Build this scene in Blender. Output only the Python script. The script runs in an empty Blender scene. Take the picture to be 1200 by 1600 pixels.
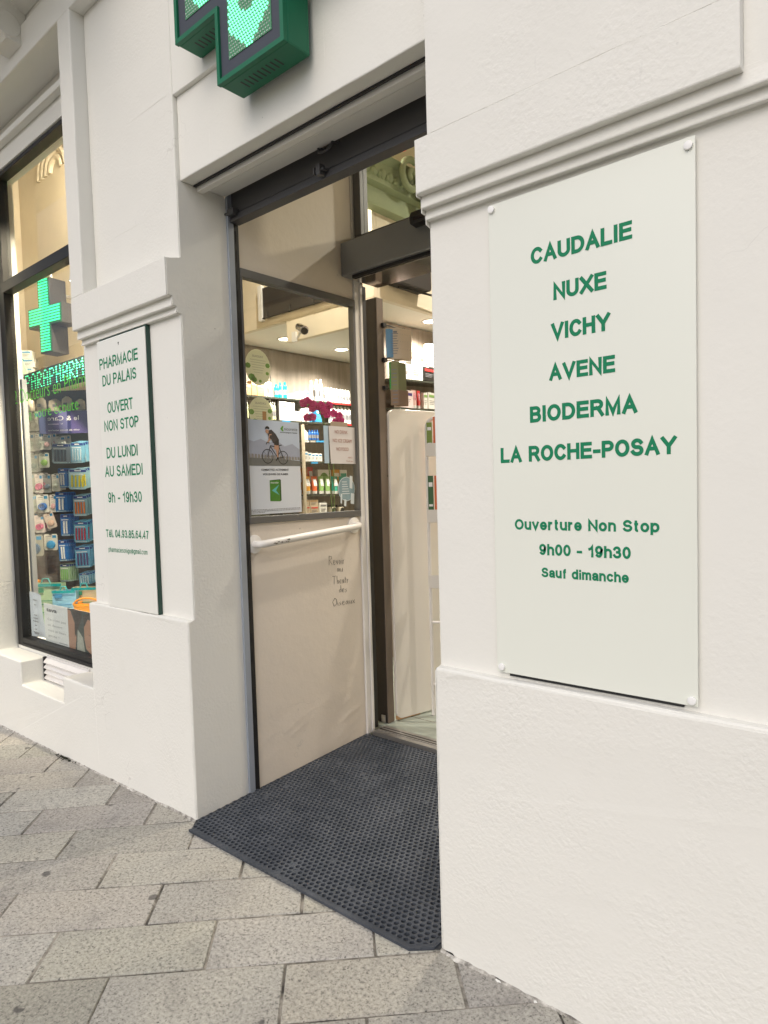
import bpy, bmesh, math, random
from mathutils import Vector, Matrix, noise as mnoise
random.seed(7)
D = bpy.data
S = bpy.context.scene
COL = S.collection
R = math.radians

# ------------------------------------------------------------------ camera
cam_data = D.cameras.new("camera")
cam_data.sensor_fit = 'VERTICAL'
cam_data.sensor_height = 36.0
cam_data.sensor_width = 27.0
cam_data.lens = 1045.304 / 1600 * 36.0
cam_data.shift_y = 16.97 / 1600
cam_data.clip_start = 0.05
cam_data.clip_end = 400
cam = D.objects.new("camera", cam_data)
COL.objects.link(cam)
cam.matrix_world = Matrix((
    (0.757034, -0.011222, 0.653279, 1.134917),
    (0.652740, 0.057094, -0.755428, -1.514339),
    (-0.028820, 0.998306, 0.050547, 1.35),
    (0, 0, 0, 1)))
S.camera = cam

# ------------------------------------------------------------------ world, sun, exposure
SUN_EL, SUN_AZ = R(42), R(171)          # azimuth clockwise from +Y (north): 180 = straight out into the street
w = D.worlds.new("World")
S.world = w
w.use_nodes = True
nt = w.node_tree
bg = nt.nodes["Background"]
sky = nt.nodes.new("ShaderNodeTexSky")
sky.sky_type = 'NISHITA'
sky.sun_disc = False
sky.sun_elevation = SUN_EL
sky.sun_rotation = SUN_AZ
sky.air_density = 0.85
sky.dust_density = 3.2
sky.ozone_density = 0.35
nt.links.new(sky.outputs[0], bg.inputs[0])
bg.inputs[1].default_value = 0.11
sun_data = D.lights.new("sun", 'SUN')
sun_data.energy = 1.1
sun_data.angle = R(70)
sun_data.color = (0.98, 0.985, 0.98)
sun = D.objects.new("sun", sun_data)
COL.objects.link(sun)
sd = Vector((math.sin(SUN_AZ) * math.cos(SUN_EL), math.cos(SUN_AZ) * math.cos(SUN_EL), math.sin(SUN_EL)))
sun.rotation_euler = sd.to_track_quat('Z', 'Y').to_euler()
sun.location = (0, -6, 8)
S.view_settings.view_transform = 'Standard'
S.view_settings.look = 'None'
S.view_settings.exposure = 0.14
S.view_settings.gamma = 1.0
S.view_settings.use_curve_mapping = False
S.cycles.max_bounces = 10
S.cycles.diffuse_bounces = 5
S.cycles.transparent_max_bounces = 16
S.cycles.caustics_reflective = False
S.cycles.caustics_refractive = False
S.cycles.use_denoising = True
S.cycles.sample_clamp_indirect = 4.0

# ------------------------------------------------------------------ materials
def nodes_of(name):
    m = D.materials.new(name)
    m.use_nodes = True
    return m, m.node_tree, m.node_tree.nodes["Principled BSDF"]

def mix_rgb(t, fac, a, b, blend='MIX'):
    n = t.nodes.new("ShaderNodeMix")
    n.data_type = 'RGBA'
    n.blend_type = blend
    for i, v in ((0, fac), (6, a), (7, b)):
        if hasattr(v, 'links'):
            t.links.new(v, n.inputs[i])
        else:
            n.inputs[i].default_value = v if not isinstance(v, tuple) else (*v, 1)[:4]
    return n.outputs[2]

def noise(t, scale, detail=4, rough=0.6, coord='Object', vec=None, stretch=None):
    if vec is None:
        tc = t.nodes.new("ShaderNodeTexCoord")
        vec = tc.outputs[coord]
    if stretch:
        mp = t.nodes.new("ShaderNodeMapping")
        mp.inputs['Scale'].default_value = stretch
        t.links.new(vec, mp.inputs[0])
        vec = mp.outputs[0]
    n = t.nodes.new("ShaderNodeTexNoise")
    n.inputs['Scale'].default_value = scale
    n.inputs['Detail'].default_value = detail
    n.inputs['Roughness'].default_value = rough
    t.links.new(vec, n.inputs['Vector'])
    return n.outputs[0]

def ramp(t, fac, stops):
    n = t.nodes.new("ShaderNodeValToRGB")
    e = n.color_ramp.elements
    while len(e) < len(stops):
        e.new(0.5)
    for el, (p, c) in zip(e, stops):
        el.position = p
        el.color = (*c, 1) if len(c) == 3 else c
    t.links.new(fac, n.inputs[0])
    return n.outputs[0]

def bump(t, b, height, strength, dist, prev=None):
    n = t.nodes.new("ShaderNodeBump")
    n.inputs['Strength'].default_value = strength
    n.inputs['Distance'].default_value = dist
    t.links.new(height, n.inputs['Height'])
    if prev is not None:
        t.links.new(prev, n.inputs['Normal'])
    t.links.new(n.outputs[0], b.inputs['Normal'])
    return n.outputs[0]

def plain(name, col, rough=0.5, metal=0.0, var=0.06, vscale=9.0, bmp=0.0, bscale=120, coat=0.0):
    """paint, plastic, card: one colour with slight unevenness and optional fine relief"""
    m, t, b = nodes_of(name)
    lo = tuple(max(0, c * (1 - var)) for c in col)
    hi = tuple(min(1, c * (1 + var)) for c in col)
    c = mix_rgb(t, noise(t, vscale, 3), lo, hi)
    t.links.new(c, b.inputs['Base Color'])
    b.inputs['Roughness'].default_value = rough
    b.inputs['Metallic'].default_value = metal
    if coat:
        b.inputs['Coat Weight'].default_value = coat
    if bmp:
        bump(t, b, noise(t, bscale, 4), bmp, 0.002)
    return m

def glow(name, col, strength):
    m, t, b = nodes_of(name)
    b.inputs['Base Color'].default_value = (*col, 1)
    b.inputs['Emission Color'].default_value = (*col, 1)
    b.inputs['Emission Strength'].default_value = strength
    return m

def glass(name, tint=(0.97, 0.99, 0.98), refl=0.9):
    m = D.materials.new(name)
    m.use_nodes = True
    t = m.node_tree
    t.nodes.clear()
    o = t.nodes.new("ShaderNodeOutputMaterial")
    tr = t.nodes.new("ShaderNodeBsdfTransparent")
    tr.inputs[0].default_value = (*tint, 1)
    gl = t.nodes.new("ShaderNodeBsdfGlossy")
    gl.inputs['Roughness'].default_value = 0.01
    lw = t.nodes.new("ShaderNodeLayerWeight")
    lw.inputs[0].default_value = 0.5
    pw = t.nodes.new("ShaderNodeMath"); pw.operation = 'POWER'; pw.inputs[1].default_value = 5.0
    mu = t.nodes.new("ShaderNodeMath"); mu.operation = 'MULTIPLY_ADD'
    mu.inputs[1].default_value = 0.85 * refl
    mu.inputs[2].default_value = 0.035 * refl
    t.links.new(lw.outputs['Facing'], pw.inputs[0])
    mx = t.nodes.new("ShaderNodeMixShader")
    t.links.new(pw.outputs[0], mu.inputs[0])
    t.links.new(mu.outputs[0], mx.inputs[0])
    t.links.new(tr.outputs[0], mx.inputs[1])
    t.links.new(gl.outputs[0], mx.inputs[2])
    t.links.new(mx.outputs[0], o.inputs[0])
    return m

def plaster(name, col, b_fine, b_lump, smear=0.5):
    """hand-trowelled painted render: smooth areas and stippled areas, faint dirt"""
    m, t, b = nodes_of(name)
    tc = t.nodes.new("ShaderNodeTexCoord")
    v = tc.outputs['Object']
    big = noise(t, 1.7, 4, 0.6, vec=v)
    med = noise(t, 7, 5, 0.65, vec=v)
    c = mix_rgb(t, big, tuple(x * 0.955 for x in col), tuple(min(1, x * 1.03) for x in col))
    dirt = ramp(t, noise(t, 3.1, 6, 0.72, vec=v), [(0.60, (0, 0, 0)), (0.78, (1, 1, 1))])
    dm = t.nodes.new("ShaderNodeMath"); dm.operation = 'MULTIPLY'; dm.inputs[1].default_value = 0.16
    t.links.new(dirt, dm.inputs[0])
    c = mix_rgb(t, dm.outputs[0], c, (col[0] * 0.78, col[1] * 0.76, col[2] * 0.72))
    # sparse pinholes and specks
    vo = t.nodes.new("ShaderNodeTexVoronoi"); vo.inputs['Scale'].default_value = 9
    t.links.new(v, vo.inputs['Vector'])
    sp = ramp(t, vo.outputs['Distance'], [(0.018, (1, 1, 1)), (0.035, (0, 0, 0))])
    gate = ramp(t, noise(t, 2.3, 2, vec=v), [(0.55, (0, 0, 0)), (0.6, (1, 1, 1))])
    sm = t.nodes.new("ShaderNodeMath"); sm.operation = 'MULTIPLY'
    t.links.new(sp, sm.inputs[0]); t.links.new(gate, sm.inputs[1])
    sm2 = t.nodes.new("ShaderNodeMath"); sm2.operation = 'MULTIPLY'; sm2.inputs[1].default_value = 0.6
    t.links.new(sm.outputs[0], sm2.inputs[0])
    c = mix_rgb(t, sm2.outputs[0], c, (0.12, 0.11, 0.10))
    # hairline cracks and rubbed grey scuffs
    dv = t.nodes.new("ShaderNodeVectorMath"); dv.operation = 'ADD'
    dn = t.nodes.new("ShaderNodeTexNoise"); dn.inputs['Scale'].default_value = 3.5; dn.inputs['Detail'].default_value = 5
    t.links.new(v, dn.inputs['Vector']); t.links.new(v, dv.inputs[0]); t.links.new(dn.outputs['Color'], dv.inputs[1])
    vc = t.nodes.new("ShaderNodeTexVoronoi"); vc.feature = 'DISTANCE_TO_EDGE'; vc.inputs['Scale'].default_value = 0.9
    t.links.new(dv.outputs[0], vc.inputs['Vector'])
    cr = ramp(t, vc.outputs['Distance'], [(0.0015, (1, 1, 1)), (0.0035, (0, 0, 0))])
    cg = ramp(t, noise(t, 1.3, 3, vec=v), [(0.56, (0, 0, 0)), (0.66, (0.45, 0.45, 0.45))])
    cm = t.nodes.new("ShaderNodeMath"); cm.operation = 'MULTIPLY'
    t.links.new(cr, cm.inputs[0]); t.links.new(cg, cm.inputs[1])
    c = mix_rgb(t, cm.outputs[0], c, (0.36, 0.34, 0.31))
    sc_ = ramp(t, noise(t, 11, 4, 0.7, vec=v, stretch=(2.2, 1, 0.35)), [(0.70, (0, 0, 0)), (0.84, (0.30, 0.30, 0.30))])
    c = mix_rgb(t, sc_, c, (0.42, 0.42, 0.43))
    t.links.new(c, b.inputs['Base Color'])
    b.inputs['Roughness'].default_value = 0.62
    b.inputs['Specular IOR Level'].default_value = 0.35
    mask = ramp(t, noise(t, 2.6, 4, 0.6, vec=v), [(0.38, (0.12, 0.12, 0.12)), (0.62, (1, 1, 1))])
    fine = noise(t, 85, 2, 0.5, vec=v)
    f2 = t.nodes.new("ShaderNodeMath"); f2.operation = 'MULTIPLY'
    t.links.new(fine, f2.inputs[0]); t.links.new(mask, f2.inputs[1])
    n1 = bump(t, b, med, b_lump, 0.02)
    n2 = bump(t, b, noise(t, 34, 4, 0.55, vec=v), b_lump * smear * .5, 0.005, n1)
    bump(t, b, f2.outputs[0], b_fine, 0.004, n2)
    return m

M = {}
WHITE = (0.765, 0.758, 0.712)
M['plaster'] = plaster('wall_render', WHITE, 0.45, 0.10)
M['stucco'] = plaster('base_render', WHITE, 0.70, 0.07)
M['smooth'] = plaster('smooth_render', (0.77, 0.763, 0.717), 0.22, 0.08)
M['lam'] = plaster('bulged_wall_lining', (0.70, 0.635, 0.555), 0.06, 0.16, 0.8)
M['mould'] = plaster('moulding_paint', (0.755, 0.742, 0.705), 0.15, 0.06)
M['cream'] = plain('cream_paint', (0.74, 0.66, 0.52), 0.6, bmp=0.1)
M['ceil'] = plain('ceiling_paint', (0.87, 0.83, 0.75), 0.7, bmp=0.05)
M['greywood'] = None
def greywood():
    m, t, b = nodes_of('grey_wood_panel')
    n = noise(t, 5, 6, 0.7, stretch=(1, 3.0, 0.35))
    c = ramp(t, n, [(0.3, (0.20, 0.165, 0.135)), (0.7, (0.34, 0.29, 0.245))])
    t.links.new(c, b.inputs['Base Color'])
    b.inputs['Roughness'].default_value = 0.55
    bump(t, b, n, 0.15, 0.003)
    return m
M['greywood'] = greywood()
M['track'] = plain('blue_grey_metal', (0.36, 0.40, 0.47), 0.4, 0.3, bmp=0.05)
M['black'] = plain('black_rubber', (0.012, 0.012, 0.013), 0.5)
M['frame'] = plain('black_frame', (0.008, 0.0075, 0.007), 0.5, bmp=0.08)
M['shutter'] = plain('grey_shutter_steel', (0.085, 0.085, 0.09), 0.45, 0.35, bmp=0.15, bscale=40)
M['alu'] = plain('brushed_aluminium', (0.42, 0.41, 0.40), 0.33, 0.8, bmp=0.04)
M['header'] = plain('grey_anodised_cover', (0.25, 0.262, 0.28), 0.4, 0.4)
M['bronze'] = plain('dull_bronze_frame', (0.13, 0.13, 0.132), 0.4, 0.3)
M['polished'] = plain('polished_steel', (0.6, 0.58, 0.56), 0.12, 1.0)
M['whitemetal'] = plain('white_enamel', (0.72, 0.70, 0.68), 0.35, bmp=0.05, coat=0.2)
M['rail'] = plain('worn_white_enamel', (0.76, 0.74, 0.71), 0.35, var=0.08, vscale=40)
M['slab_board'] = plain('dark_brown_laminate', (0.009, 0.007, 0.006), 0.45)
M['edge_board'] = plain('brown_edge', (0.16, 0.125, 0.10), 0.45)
M['sign'] = plain('sign_white', (0.76, 0.78, 0.71), 0.22, var=0.015, vscale=3)
M['sign2'] = plain('sign_white_pvc', (0.79, 0.79, 0.735), 0.3, var=0.02, vscale=3)
M['signgreen'] = plain('sign_edge_green', (0.012, 0.05, 0.035), 0.2)
M['ink'] = plain('green_lettering', (0.0, 0.20, 0.088), 0.75, var=0.03)
M['vinylgreen'] = plain('bright_green_vinyl', (0.13, 0.62, 0.06), 0.4)
M['cap'] = plain('white_screw_cap', (0.85, 0.85, 0.84), 0.3)
M['crossgreen'] = plain('cross_green_case', (0.0, 0.135, 0.062), 0.5, var=0.1, vscale=14)
M['crossface'] = plain('dark_grey_screen_border', (0.045, 0.052, 0.072), 0.55)
M['crossmesh'] = plain('led_mesh', (0.08, 0.27, 0.14), 0.6, var=0.25, vscale=240)  # green tint carries the glow of the LEDs on the mesh
M['led'] = glow('green_led', (0.20, 1.0, 0.52), 1.5)
M['ledoff'] = plain('led_unlit', (0.45, 0.55, 0.50), 0.3)
M['led2'] = glow('green_led_sign', (0.05, 1.0, 0.42), 1.1)
M['ledboard'] = plain('led_board', (0.002, 0.006, 0.004), 0.6)
M['casegrey'] = plain('grey_sign_case', (0.035, 0.033, 0.033), 0.45)
M['darkbox'] = plain('dark_recess', (0.02, 0.016, 0.014), 0.6)
M['paper'] = plain('white_paper', (0.80, 0.80, 0.80), 0.6, var=0.02)
M['tile'] = plain('grey_green_floor_tile', (0.32, 0.36, 0.32), 0.35, var=0.05)
M['greenornate'] = plain('pale_green_cornice', (0.30, 0.36, 0.22), 0.6, bmp=0.2)
M['glass'] = glass('window_glass')
M['glassdoor'] = glass('side_glass', (0.95, 0.97, 0.96), 1.0)
M['bulb'] = glow('lamp_glow', (1.0, 0.86, 0.66), 14)
M['redglow'] = glow('red_lamp_glow', (1.0, 0.14, 0.07), 0.8)
def C_(name, col, rough=0.4, **k):
    if name not in M:
        M[name] = plain(name, col, rough, **k)
    return M[name]

def granite():
    m, t, b = nodes_of('granite_paving')
    tc = t.nodes.new("ShaderNodeTexCoord"); v = tc.outputs['Object']
    at = t.nodes.new("ShaderNodeAttribute"); at.attribute_name = 'tone'
    base = ramp(t, noise(t, 95, 3, 0.7, vec=v), [(0.31, (0.15, 0.145, 0.135)), (0.43, (0.37, 0.355, 0.325)), (0.68, (0.54, 0.52, 0.475))])
    vo = t.nodes.new("ShaderNodeTexVoronoi"); vo.inputs['Scale'].default_value = 260
    t.links.new(v, vo.inputs['Vector'])
    spk = ramp(t, vo.outputs['Color'], [(0.10, (1, 1, 1)), (0.22, (0, 0, 0))])
    clump = ramp(t, noise(t, 40, 3, vec=v), [(0.4, (0.15, 0.15, 0.15)), (0.65, (0.9, 0.9, 0.9))])
    mm = t.nodes.new("ShaderNodeMath"); mm.operation = 'MULTIPLY'
    t.links.new(spk, mm.inputs[0]); t.links.new(clump, mm.inputs[1])
    c = mix_rgb(t, mm.outputs[0], base, (0.06, 0.055, 0.05))
    warm = mix_rgb(t, noise(t, 2.2, 4, vec=v), (1.0, 0.96, 0.875), (0.93, 0.97, 1.02))
    c = mix_rgb(t, 0.75, c, warm, 'MULTIPLY')
    c = mix_rgb(t, 1.0, c, at.outputs['Color'], 'MULTIPLY')
    stain = ramp(t, noise(t, 5.5, 6, 0.72, vec=v), [(0.52, (0, 0, 0)), (0.75, (1, 1, 1))])
    sm = t.nodes.new("ShaderNodeMath"); sm.operation = 'MULTIPLY'; sm.inputs[1].default_value = 0.48
    t.links.new(stain, sm.inputs[0])
    c = mix_rgb(t, sm.outputs[0], c, (0.17, 0.16, 0.15))
    # chewing-gum spots
    vg = t.nodes.new("ShaderNodeTexVoronoi"); vg.inputs['Scale'].default_value = 5.2
    dn = t.nodes.new("ShaderNodeTexNoise"); dn.inputs['Scale'].default_value = 30
    t.links.new(v, dn.inputs['Vector'])
    dv = mix_rgb(t, 0.035, v, dn.outputs['Color'])
    t.links.new(dv, vg.inputs['Vector'])
    gum = ramp(t, vg.outputs['Distance'], [(0.075, (0.75, 0.75, 0.75)), (0.105, (0, 0, 0))])
    c = mix_rgb(t, gum, c, (0.055, 0.05, 0.05))
    t.links.new(c, b.inputs['Base Color'])
    b.inputs['Roughness'].default_value = 0.72
    n1 = bump(t, b, noise(t, 110, 4, 0.7, vec=v), 0.35, 0.003)
    bump(t, b, noise(t, 14, 4, 0.6, vec=v), 0.25, 0.008, n1)
    return m
def card_glow(name, col):
    """thin card that lets shop light through"""
    m, t, b = nodes_of(name)
    b.inputs['Base Color'].default_value = (*col, 1)
    b.inputs['Roughness'].default_value = 0.5
    tl = t.nodes.new("ShaderNodeBsdfTranslucent"); tl.inputs[0].default_value = (*col, 1)
    mx = t.nodes.new("ShaderNodeMixShader"); mx.inputs[0].default_value = 0.6
    t.links.new(b.outputs[0], mx.inputs[1]); t.links.new(tl.outputs[0], mx.inputs[2])
    t.links.new(mx.outputs[0], t.nodes["Material Output"].inputs[0])
    return m
M['granite'] = granite()
def joint():
    m, t, b = nodes_of('paving_joint')
    c = ramp(t, noise(t, 6, 5, 0.7), [(0.38, (0.05, 0.047, 0.043)), (0.48, (0.17, 0.155, 0.13)), (0.58, (0.34, 0.315, 0.275))])
    t.links.new(c, b.inputs['Base Color'])
    b.inputs['Roughness'].default_value = 0.95
    bump(t, b, noise(t, 200, 3), 0.6, 0.003)
    return m
M['joint'] = joint()
def mortar():
    m, t, b = nodes_of('dirty_mortar')
    c = ramp(t, noise(t, 26, 5, 0.7), [(0.36, (0.13, 0.12, 0.105)), (0.52, (0.42, 0.40, 0.36)), (0.66, (0.66, 0.64, 0.59))])
    t.links.new(c, b.inputs['Base Color'])
    b.inputs['Roughness'].default_value = 0.9
    bump(t, b, noise(t, 160, 4), 0.6, 0.003)
    return m
M['mortar'] = mortar()
def rubber():
    m, t, b = nodes_of('perforated_rubber')
    d = ramp(t, noise(t, 7, 6, 0.7), [(0.4, (0.045, 0.053, 0.067)), (0.68, (0.078, 0.087, 0.104))])
    dust = ramp(t, noise(t, 130, 2, 0.5), [(0.74, (0, 0, 0)), (0.80, (1, 1, 1))])
    c = mix_rgb(t, dust, d, (0.13, 0.14, 0.15))
    t.links.new(c, b.inputs['Base Color'])
    b.inputs['Roughness'].default_value = 0.55
    b.inputs['Specular IOR Level'].default_value = 0.35
    bump(t, b, noise(t, 220, 3), 0.2, 0.001)
    return m
M['rubber'] = rubber()
M['rubberbase'] = plain('rubber_underside', (0.022, 0.025, 0.03), 0.7)

# ------------------------------------------------------------------ mesh helpers
class MB:
    def __init__(s):
        s.v, s.f, s.m = [], [], []
        s.mats = []
    def mi(s, mat):
        if mat is None:
            return 0
        if mat not in s.mats:
            s.mats.append(mat)
        return s.mats.index(mat)
    def add(s, vs, fs, mat=None):
        o = len(s.v)
        s.v += [tuple(p) for p in vs]
        i = s.mi(mat)
        for f in fs:
            s.f.append(tuple(o + k for k in f))
            s.m.append(i)
        return s
    def box(s, x0, x1, y0, y1, z0, z1, mat=None):
        vs = [(x, y, z) for x in (x0, x1) for y in (y0, y1) for z in (z0, z1)]
        return s.add(vs, [(0, 1, 3, 2), (4, 6, 7, 5), (0, 4, 5, 1), (2, 3, 7, 6), (0, 2, 6, 4), (1, 5, 7, 3)], mat)
    def obox(s, org, u, v, w, mat=None):
        o, u, v, w = Vector(org), Vector(u), Vector(v), Vector(w)
        vs = [o + u * a + v * b + w * c for a in (0, 1) for b in (0, 1) for c in (0, 1)]
        fl = u.cross(v).dot(w) < 0
        fs = [(0, 1, 3, 2), (4, 6, 7, 5), (0, 4, 5, 1), (2, 3, 7, 6), (0, 2, 6, 4), (1, 5, 7, 3)]
        return s.add(vs, [f[::-1] for f in fs] if fl else fs, mat)
    def prism(s, pts, a, vec, mat=None):
        """polygon pts (3-D points) extruded by vec"""
        n = len(pts)
        vs = [Vector(p) for p in pts] + [Vector(p) + Vector(vec) for p in pts]
        fs = [tuple(range(n))[::-1], tuple(range(n, 2 * n))]
        fs += [(i, (i + 1) % n, n + (i + 1) % n, n + i) for i in range(n)]
        return s.add(vs, fs, mat)
    def lathe(s, prof, c=(0, 0, 0), n=14, mat=None, sx=1, sy=1, caps=True):
        vs, fs = [], []
        for r, z in prof:
            for k in range(n):
                a = 2 * math.pi * k / n
                vs.append((c[0] + r * sx * math.cos(a), c[1] + r * sy * math.sin(a), c[2] + z))
        for j in range(len(prof) - 1):
            for k in range(n):
                fs.append((j * n + k, j * n + (k + 1) % n, (j + 1) * n + (k + 1) % n, (j + 1) * n + k))
        if caps:
            fs.append(tuple(range(n))[::-1])
            fs.append(tuple((len(prof) - 1) * n + k for k in range(n)))
        return s.add(vs, fs, mat)
    def tube(s, path, r, n=10, mat=None, closed=False):
        P = [Vector(p) for p in path]
        vs, fs = [], []
        up = None
        L = len(P)
        for i, p in enumerate(P):
            if closed:
                d = (P[(i + 1) % L] - P[i - 1]).normalized()
            else:
                d = (P[min(i + 1, L - 1)] - P[max(i - 1, 0)]).normalized()
            if up is None:
                up = Vector((0, 0, 1)) if abs(d.z) < 0.9 else Vector((1, 0, 0))
            e1 = d.cross(up).normalized()
            e2 = e1.cross(d).normalized()
            up = e2
            for k in range(n):
                a = 2 * math.pi * k / n
                vs.append(p + e1 * r * math.cos(a) + e2 * r * math.sin(a))
        m_ = L if closed else L - 1
        for i in range(m_):
            j = (i + 1) % L
            for k in range(n):
                fs.append((i * n + k, i * n + (k + 1) % n, j * n + (k + 1) % n, j * n + k))
        if not closed:
            fs.append(tuple(range(n))[::-1])
            fs.append(tuple((L - 1) * n + k for k in range(n)))
        return s.add(vs, fs, mat)
    def disc(s, c, u, v, n=16, mat=None):
        c, u, v = Vector(c), Vector(u), Vector(v)
        return s.add([c + u * math.cos(2 * math.pi * k / n) + v * math.sin(2 * math.pi * k / n) for k in range(n)], [tuple(range(n))], mat)
    def poly(s, pts, mat=None):
        return s.add(pts, [tuple(range(len(pts)))], mat)
    def build(s, name, mat=None, parent=None, bevel=0.0, smooth=False, seg=2, wobble=0.0):
        me = D.meshes.new(name)
        off = Vector((0, 0, 0))
        p = parent
        while p is not None:
            off += p.location
            p = p.parent
        me.from_pydata([Vector(v) - off for v in s.v] if off.length else s.v, [], s.f)
        mats = s.mats if s.mats else [mat]
        if s.mats and mat is not None and mat not in mats:
            pass
        for m in mats:
            me.materials.append(m)
        if len(mats) > 1:
            me.polygons.foreach_set('material_index', s.m)
        if smooth:
            me.polygons.foreach_set('use_smooth', [True] * len(me.polygons))
        me.update()
        if wobble:
            # hand-finished plaster: long edges wander by about a millimetre
            bm = bmesh.new(); bm.from_mesh(me)
            for ax in (4.0, .8, .12):
                long_ = [e for e in bm.edges if e.calc_length() > ax]
                if long_:
                    bmesh.ops.subdivide_edges(bm, edges=long_, cuts=5 if ax < 4 else 2)
            for v in bm.verts:
                v.co += mnoise.noise_vector(v.co * 7.0) * wobble + mnoise.noise_vector(v.co * 31.0) * wobble * .6
            bm.to_mesh(me); bm.free()
        o = D.objects.new(name, me)
        COL.objects.link(o)
        if parent is not None:
            o.parent = parent
        if bevel:
            md = o.modifiers.new('bevel', 'BEVEL')
            md.width = bevel
            md.segments = seg
            md.limit_method = 'ANGLE'
            md.angle_limit = R(40)
            md.harden_normals = False
        if smooth:
            es = o.modifiers.new('edges', 'EDGE_SPLIT')
            es.split_angle = R(42)
        return o

def tag(o, label=None, cat=None, group=None, kind=None):
    if label: o['label'] = label
    if cat: o['category'] = cat
    if group: o['group'] = group
    if kind: o['kind'] = kind
    return o

def thing(name, label, cat, loc=(0, 0, 0), group=None):
    o = D.objects.new(name, None)
    o.empty_display_size = 0.1
    COL.objects.link(o)
    o.location = loc
    return tag(o, label, cat, group)

def dup(root, loc, rotz=None, label=None, group=None, scale=None):
    c = root.copy()
    COL.objects.link(c)
    c.location = loc
    if rotz is not None:
        c.rotation_euler = (0, 0, rotz)
    if scale is not None:
        c.scale = scale
    if label: c['label'] = label
    if group: c['group'] = group
    for ch in list(root.children):
        k = ch.copy()
        COL.objects.link(k)
        k.parent = c
        for g in list(ch.children):
            q = g.copy()
            COL.objects.link(q)
            q.parent = k
    return c

def text_mesh(txt, bold=0.0):
    cu = D.curves.new('t', 'FONT')
    cu.body = txt
    cu.offset = bold
    cu.resolution_u = 4
    ob = D.objects.new('t', cu)
    COL.objects.link(ob)
    dg = bpy.context.evaluated_depsgraph_get()
    me = D.meshes.new_from_object(ob.evaluated_get(dg))
    vs = [v.co.copy() for v in me.vertices]
    fs = [tuple(p.vertices) for p in me.polygons]
    D.objects.remove(ob)
    D.curves.remove(cu)
    D.meshes.remove(me)
    return vs, fs

_capref = {}
def cap_height(bold):
    if bold not in _capref:
        vs, _ = text_mesh('H', bold)
        _capref[bold] = max(v.y for v in vs) - min(v.y for v in vs)
    return _capref[bold]

def letters(mb, txt, org, u, v, width, cap, mat=None, bold=0.0, mirror=False, lift=None):
    """lay txt with its baseline starting at org, along unit u, up unit v; cap = capital height"""
    vs, fs = text_mesh(txt, bold)
    if not vs:
        return
    x0 = min(p.x for p in vs); x1 = max(p.x for p in vs)
    sx = width / (x1 - x0)
    sy = cap / cap_height(bold)
    u, v, org = Vector(u), Vector(v), Vector(org)
    out = []
    for p in vs:
        a = (p.x - x0) * sx
        if mirror:
            a = width - a
        out.append(org + u * a + v * (p.y * sy))
    mb.add(out, [f[::-1] for f in fs] if mirror else fs, mat)

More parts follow.
